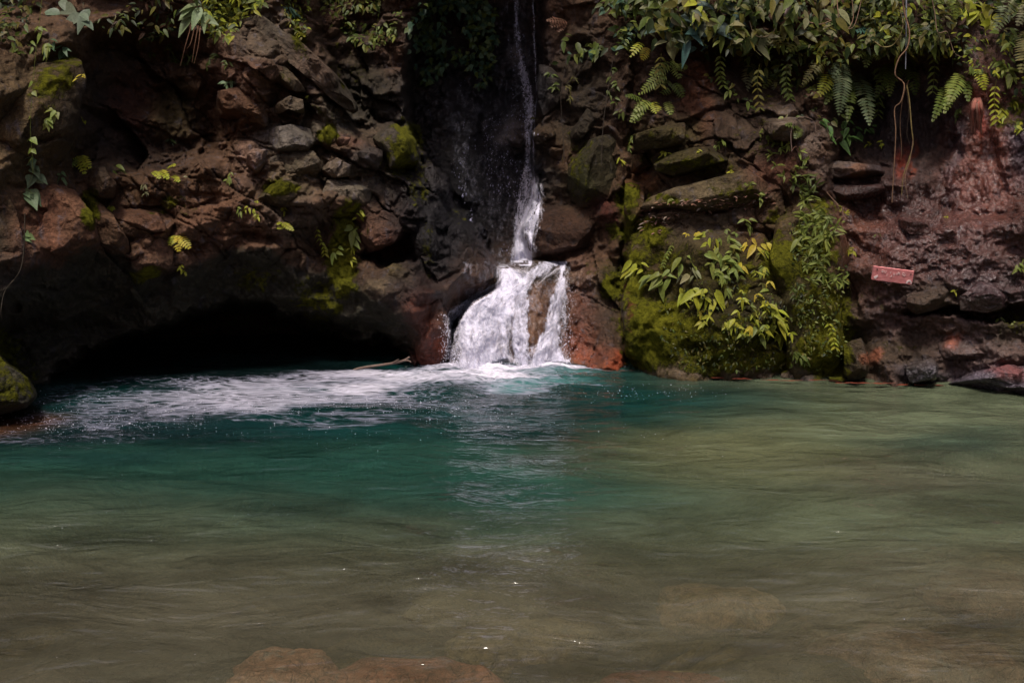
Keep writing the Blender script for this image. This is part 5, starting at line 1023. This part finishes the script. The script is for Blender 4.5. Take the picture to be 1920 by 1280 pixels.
# pale dead stalk, red root stump
L = LM(); dm = float(dmap(1475, 10)) - .45; L.tube(smooth_path([pt(1478,-40,dm), pt(1482,-10,dm), pt(1481,8,dm-.03), pt(1474,24,dm-.02), pt(1471,30,dm)], 6), .030, .008, (0.45, .36, .33), 8); tag(L.obj("dead_stalk", M_DRY), "thick pale dead stalk hanging from the top edge", "stalk")
L = LM(); 
for k in range(16):
    u = 1832 + RND.uniform(-11, 11); d_ = float(dmap(1832, 215)); L.tube(smooth_path([pt(1832 + (u - 1832) * .4, 184 + RND.uniform(0, 6), d_ - .10), pt(u, 205, d_ - .14 + RND.uniform(-.02, .03)), pt(u + RND.uniform(-5, 5), 226 + RND.uniform(-6, 26), d_ - .06)], 5), .020, .007, (0.36 * RND.uniform(.5, 1), .105, .075), 6)
tag(L.obj("root_stump", M_STEM), "salmon-red broken root stump sticking out above the red stain", "root")
# ---- the red plank sign
def box(bm, c, ax, ay, az):
    vs = [bm.verts.new(c + ax * i + ay * j + az * k) for i in (-1, 1) for j in (-1, 1) for k in (-1, 1)]
    for f in ((0,1,3,2),(4,6,7,5),(0,4,5,1),(2,3,7,6),(0,2,6,4),(1,5,7,3)): bm.faces.new([vs[i] for i in f])
import bmesh
def sign():
    corners = [(1638.5, 499), (1713, 508), (1709, 533), (1633, 523)]
    dm = min(float(dmap(u, v)) for u, v in corners + [(1670, 515)]) - .05
    C = [pt(u, v, dm + (.03 if i > 1 else 0.0) - .02) for i, (u, v) in enumerate(corners)]; o = (C[0] + C[1] + C[2] + C[3]) / 4
    ax = ((C[1] + C[2]) - (C[0] + C[3])) / 4; ay = ((C[0] + C[1]) - (C[2] + C[3])) / 4; nrm = ax.cross(ay).normalized()
    if nrm.y > 0: nrm = -nrm
    root = empty("plank_sign", o, "small weathered red plank nailed to the wet wall, faded pale lettering", "sign")
    t = NT("plank_paint"); tc = t.n("TexCoord").outputs["Object"]
    mm = t.n("Mapping", {"Vector": tc, "Scale": (3.0, 14.0, 14.0)}).outputs[0]; n1 = t.noise(mm, 6.0, 5, .65); n2 = t.noise(tc, 30.0, 4, .6)
    c = t.mix(t.ramp(n1, .38, .62), (0.66, 0.20, 0.20, 1), (0.80, 0.32, 0.31, 1)); c = t.mix(t.ramp(n2, .55, .72, 0, .6), c, (0.45, 0.22, 0.25, 1))
    p = t.n("BsdfPrincipled", {"Base Color": c, "Roughness": .7, "Normal": t.n("Bump", {"Strength": .4, "Distance": .01, "Height": n1}).outputs[0]}); t.link(p.outputs[0], t.out.inputs[0])
    bm = bmesh.new(); nx_ = 14
    # plank with a slightly wavy sawn edge
    def ring(s):
        r = []
        for i in range(nx_ + 1):
            q = -1 + 2 * i / nx_; r.append((q, 1 + .03 * math.sin(i * 2.3)))
        for i in range(nx_ + 1):
            q = 1 - 2 * i / nx_; r.append((q, -1 - .03 * math.sin(i * 1.7)))
        return r
    fr_ = [bm.verts.new(ax * a + ay * b + nrm * .011) for a, b in ring(0)]; bk = [bm.verts.new(ax * a + ay * b - nrm * .011) for a, b in ring(0)]
    n_ = len(fr_); bm.faces.new(fr_); bm.faces.new(bk[::-1])
    for i in range(n_): bm.faces.new([fr_[i], bk[i], bk[(i + 1) % n_], fr_[(i + 1) % n_]])
    bmesh.ops.recalc_face_normals(bm, faces=bm.faces); me = bpy.data.meshes.new("board"); bm.to_mesh(me); bm.free(); me.materials.append(t.m)
    b = bpy.data.objects.new("board", me); COL.objects.link(b); b.parent = root
    t2 = NT("faded_paint"); p2 = t2.n("BsdfPrincipled", {"Base Color": (0.95, 0.72, 0.68, 1), "Roughness": .7}); t2.link(p2.outputs[0], t2.out.inputs[0])
    t3 = NT("pale_patch"); p3_ = t3.n("BsdfPrincipled", {"Base Color": (0.95, 0.80, 0.78, 1), "Roughness": .6}); t3.link(p3_.outputs[0], t3.out.inputs[0])
    ex, ey = ax.length, ay.length; X, Y = ax.normalized(), ay.normalized()
    def stroke(bm, pts, w_):
        for (x0, y0), (x1, y1) in zip(pts, pts[1:]):
            a = X * x0 + Y * y0; c_ = X * x1 + Y * y1; d = (c_ - a); ln = d.length
            if ln < 1e-6: continue
            d /= ln; s_ = d.cross(nrm); box(bm, (a + c_) * .5 + nrm * .0125, d * (ln / 2 + w_ * .3), s_ * (w_ / 2), nrm * .0015)
    G = {"G": [(.9,.8),(.5,1),(.1,.8),(0,.4),(.3,0),(.8,.1),(.9,.45),(.5,.45)], "U": [(0,1),(0,.3),(.4,0),(.8,.3),(.8,1)], "A": [(0,0),(.4,1),(.8,0),(.6,.4),(.2,.4)], "I": [(.1,0),(.1,1)], "M": [(0,0),(.1,1),(.5,.4),(.9,1),(1,0)], "O": [(.4,0),(0,.4),(.1,.9),(.5,1),(.9,.7),(.8,.2),(.4,0)], "L": [(0,1),(0,0),(.6,0)], "N": [(0,0),(0,1),(.7,0),(.7,1)]}
    bm = bmesh.new()
    for ch, qx, qy, sz in [("G", -.58, .30, .34), ("U", -.44, .25, .34), ("I", -.14, .25, .3), ("L", .03, .18, .28), ("I", .16, .18, .3), ("M", .22, .26, .36), ("O", .44, .22, .42), ("U", .52, .1, .3), ("I", -.30, -.2, .3), ("A", -.1, -.28, .3), ("I", .05, -.2, .26)]:
        stroke(bm, [(qx * ex + a * sz * ey * .75, qy * ey + b_ * sz * ey) for a, b_ in G[ch]], .0035)
    me = bpy.data.meshes.new("lettering"); bm.to_mesh(me); bm.free(); me.materials.append(t2.m); o2 = bpy.data.objects.new("lettering", me); COL.objects.link(o2); o2.parent = root
    def blotch(pts):
        bm = bmesh.new(); vs = [bm.verts.new(X * (a * ex) + Y * (b_ * ey) + nrm * .0145) for a, b_ in pts]; vb = [bm.verts.new(X * (a * ex) + Y * (b_ * ey) + nrm * .0105) for a, b_ in pts]
        bm.faces.new(vs)
        for i in range(len(vs)): bm.faces.new([vs[i], vb[i], vb[(i + 1) % len(vs)], vs[(i + 1) % len(vs)]])
        me = bpy.data.meshes.new("pale_patch"); bm.to_mesh(me); bm.free(); me.materials.append(t3.m); q = bpy.data.objects.new("pale_patch", me); COL.objects.link(q); q.parent = root
    tn = NT("rusty_nail"); pn_ = tn.n("BsdfPrincipled", {"Base Color": (0.06, 0.03, 0.025, 1), "Roughness": .6, "Metallic": .6}); tn.link(pn_.outputs[0], tn.out.inputs[0])
    for a_, b_ in ((-.82, .62), (.86, .55)):
        bm = bmesh.new(); bmesh.ops.create_icosphere(bm, subdivisions=2, radius=.006)
        for v_ in bm.verts: v_.co = v_.co + X * (a_ * ex) + Y * (b_ * ey) + nrm * .012
        me = bpy.data.meshes.new("nail"); bm.to_mesh(me); bm.free(); me.materials.append(tn.m); q = bpy.data.objects.new("nail", me); COL.objects.link(q); q.parent = root
    blotch([(-.88,-.78),(-.92,-.5),(-.84,-.35),(-.74,-.2),(-.72,-.4),(-.78,-.6),(-.80,-.8)])
    blotch([(.70,-.9),(.72,-.6),(.80,-.35),(.90,-.35),(.97,-.6),(.98,-.9),(.93,-.9),(.92,-.65),(.86,-.55),(.80,-.65),(.77,-.9)])
sign()
# ---- sticks
def stick(paths, r, tint, label):
    L = LM()
    for i, P in enumerate(paths): L.tube(smooth_path([Vector(p) for p in P], 6), r * (1 if i == 0 else .6), r * (.7 if i == 0 else .3), tint, 7)
    return tag(L.obj("driftwood_stick", M_STEM), label, "stick", "sticks at the waterline")
a = pt(676, 690, water_y(692)); b = pt(735, 681, 9.15); c = pt(756, 676, 9.1); d = pt(768, 669, 9.1)
stick([[a - Vector((0.1, .02, .04)), a, b, c, d], [c, pt(766, 676, 9.05), pt(771, 679, 9.02)], [b, pt(748, 673, 9.1)]], .014, (0.17, 0.12, 0.095), "pale bent stick lying from the cave mouth to the rust-red rock")
a = pt(1860, 730, water_y(729)); stick([[a, pt(1890, 717, 8.05), pt(1935, 699, 8.0)]], .011, (0.33, 0.22, 0.18), "thin pale stick leaning out of the water at the right edge")
# ---- sunken boulders
M_SUNK = M_ROCK
def sunk(x_, y_, z_, rx, ry, rz, col_, lab, seed):
    N, Fc = ICO[5]; P = N * np.array([rx, ry, rz]); g1, _ = facet(P / max(rx, ry) * 1.6 + seed * 5, 800 + seed); P = P * (1 + 0.13 * (g1 - .3) + 0.55 * fbm(P / rx * 1.2 + seed, 60 + seed, 5))[:, None] + np.array([x_, y_, z_])
    P[:, 2] = np.where(P[:, 2] > -.07, -.07 + .25 * (P[:, 2] + .07), P[:, 2])
    n_ = len(P); o = mesh_obj("sunken_boulder", P, Fc, M_ROCK, cols={"alb": np.array(col_) * (.62 if z_ > -.2 else .42) * (1 + .4 * fbm(P * 5, 3, 3))[:, None]}, flts={"wet": np.full(n_, .1), "moss": np.zeros(n_)})
    tag(o, lab, "boulder", "boulders under the clear shallow water")
def sw(u, v): q = pt(u, v, water_y(v)); return q.x, q.y
for k, (u, v, rx, ry, rz, dz, c_, lab) in enumerate([
 (515, 1195, .27, .20, .14, -.20, (0.66,0.32,0.25), "pinkish-red boulder under water at the bottom left"),
 (810, 1215, .42, .17, .14, -.20, (0.60,0.25,0.19), "long reddish boulder under water at the bottom centre"),
 (1270, 1240, .30, .12, .14, -.17, (0.20,0.07,0.055), "dark red boulder at the bottom edge right of centre"),
 (280, 1140, .70, .45, .16, -.24, (0.07,0.055,0.05), "large dark flat boulder under water at the left"),
 (60, 1230, .35, .2, .12, -.18, (0.06,0.04,0.035), "dark boulder under water in the bottom left corner"),
 (1340, 1035, .30, .2, .12, -.30, (0.46,0.28,0.20), "pinkish boulder glimmering under water right of centre"),
 (1000, 1090, .34, .22, .14, -.32, (0.34,0.24,0.15), "tan boulder under water in the middle foreground"),
 (880, 1010, .36, .2, .12, -.38, (0.20,0.15,0.09), "olive-tan boulder under water left of the middle"),
 (1700, 1150, .40, .25, .14, -.26, (0.38,0.23,0.18), "brownish pink boulder under water at the right"),
 (1500, 1180, .32, .24, .12, -.26, (0.16,0.12,0.09), "dull brown boulder under water left of the brownish pink one"),
 (1850, 1010, .4, .2, .12, -.30, (0.38,0.22,0.17), "pink-brown boulder under water at the right edge"),
 (1130, 1180, .35, .22, .12, -.3, (0.11,0.085,0.06), "dark olive boulder under water below the tan one")]):
    x_, y_ = sw(u, v); sunk(x_, y_, dz, rx, ry, rz, c_, lab, k)
# ---- bubbles and spray
def drops(name, label, pts, rr_, mat, flat=.5):
    V = []; Fc = []; base = np.array([(1,0,0),(0,1,0),(-1,0,0),(0,-1,0),(0,0,1),(0,0,-1)], float); tri = [(0,1,4),(1,2,4),(2,3,4),(3,0,4),(1,0,5),(2,1,5),(3,2,5),(0,3,5)]
    for k, p in enumerate(pts):
        r = rr_[k]; V += list(base * np.array([r, r, r * flat]) + np.array(p)); Fc += [tuple(i + 6 * k for i in f) for f in tri]
    o = mesh_obj(name, np.array(V), np.array(Fc), mat); return tag(o, label, None, kind="stuff")
tb = NT("bubble_white"); q = tb.n("BsdfPrincipled", {"Base Color": (0.75, 0.75, 0.86, 1), "Roughness": .25}); tb.link(q.outputs[0], tb.out.inputs[0])
tg = NT('glint_speck'); q = tg.n('BsdfPrincipled', {'Base Color': (0.30, 0.30, 0.42, 1), 'Roughness': .15}); tg.link(q.outputs[0], tg.out.inputs[0])
rs = np.random.RandomState(3); bp_ = []; br = []
for (cu, cv, su, sv, n_, r0) in [(420, 765, 300, 26, 800, .0038), (150, 800, 170, 24, 380, .0042), (760, 770, 160, 22, 260, .005), (1200, 740, 130, 14, 110, .005), (700, 800, 420, 26, 240, .0045), (350, 960, 330, 30, 60, .0026), (1000, 830, 500, 60, 60, .003), (500, 1180, 400, 70, 20, .0016), (1500, 1150, 260, 70, 12, .0016)]:
    for k in range(n_):
        u = cu + rs.randn() * su * .6; v = cv + rs.randn() * sv * .6
        if v < 700: continue
        y_ = water_y(v); p = pt(u, v, y_); 
        if float(dmap(u, min(v, 760))) < y_ + .05 and v < 760: continue
        bp_.append((p.x, p.y, .006 + .012 * (v < 780))); br.append(.62 * r0 * np.exp(rs.randn() * .35))
drops("bubbles", "white bubbles scattered over the pool surface", bp_, br, tb.m)
gp = []; gr = []  # pale bluish specks stand in for glints on the wet gorge wall
for k in range(2600):
    u = rs.uniform(790, 1010); v = rs.uniform(60, 480)
    if u < np.interp(v, [60, 150, 200, 330, 480], [930, 870, 800, 850, 905]) or fbm(np.array([[u * .03, v * .012, 1.]]), 171, 3)[0] < -.02 + .15 * rs.rand(): continue
    p = pt(u, v, float(dmap(u, v)) - .03); gp.append(p[:]); gr.append(.0042 * np.exp(rs.randn() * .45) * (1.3 if v > 330 else 1))
drops("glint_specks", "bluish specks standing in for glints on the black gorge wall", gp, gr, tg.m, 1.8)
sp = []; sr = []
for k in range(3200):
    side = rs.rand()
    if side < .35: u = 848 + rs.randn() * 10; v = 590 + rs.rand() * 100
    elif side < .7: u = 850 + rs.rand() * 215; v = 692 - abs(rs.randn()) * 16
    elif side < .85: u = 905 - (rs.rand() * 60) + rs.randn() * 4; v = 545 + (905 - u) * .85 + rs.randn() * 5
    else: u = 1062 + rs.randn() * 8; v = 520 + rs.rand() * 170
    d_ = float(dmap(u, v)) - .12 - abs(rs.randn()) * .06; p = pt(u, v, d_); sp.append(p[:]); sr.append(.0021 * np.exp(rs.randn() * .4))
drops("spray", "fine white spray around the lower fall", sp, sr, tb.m, 2.2)
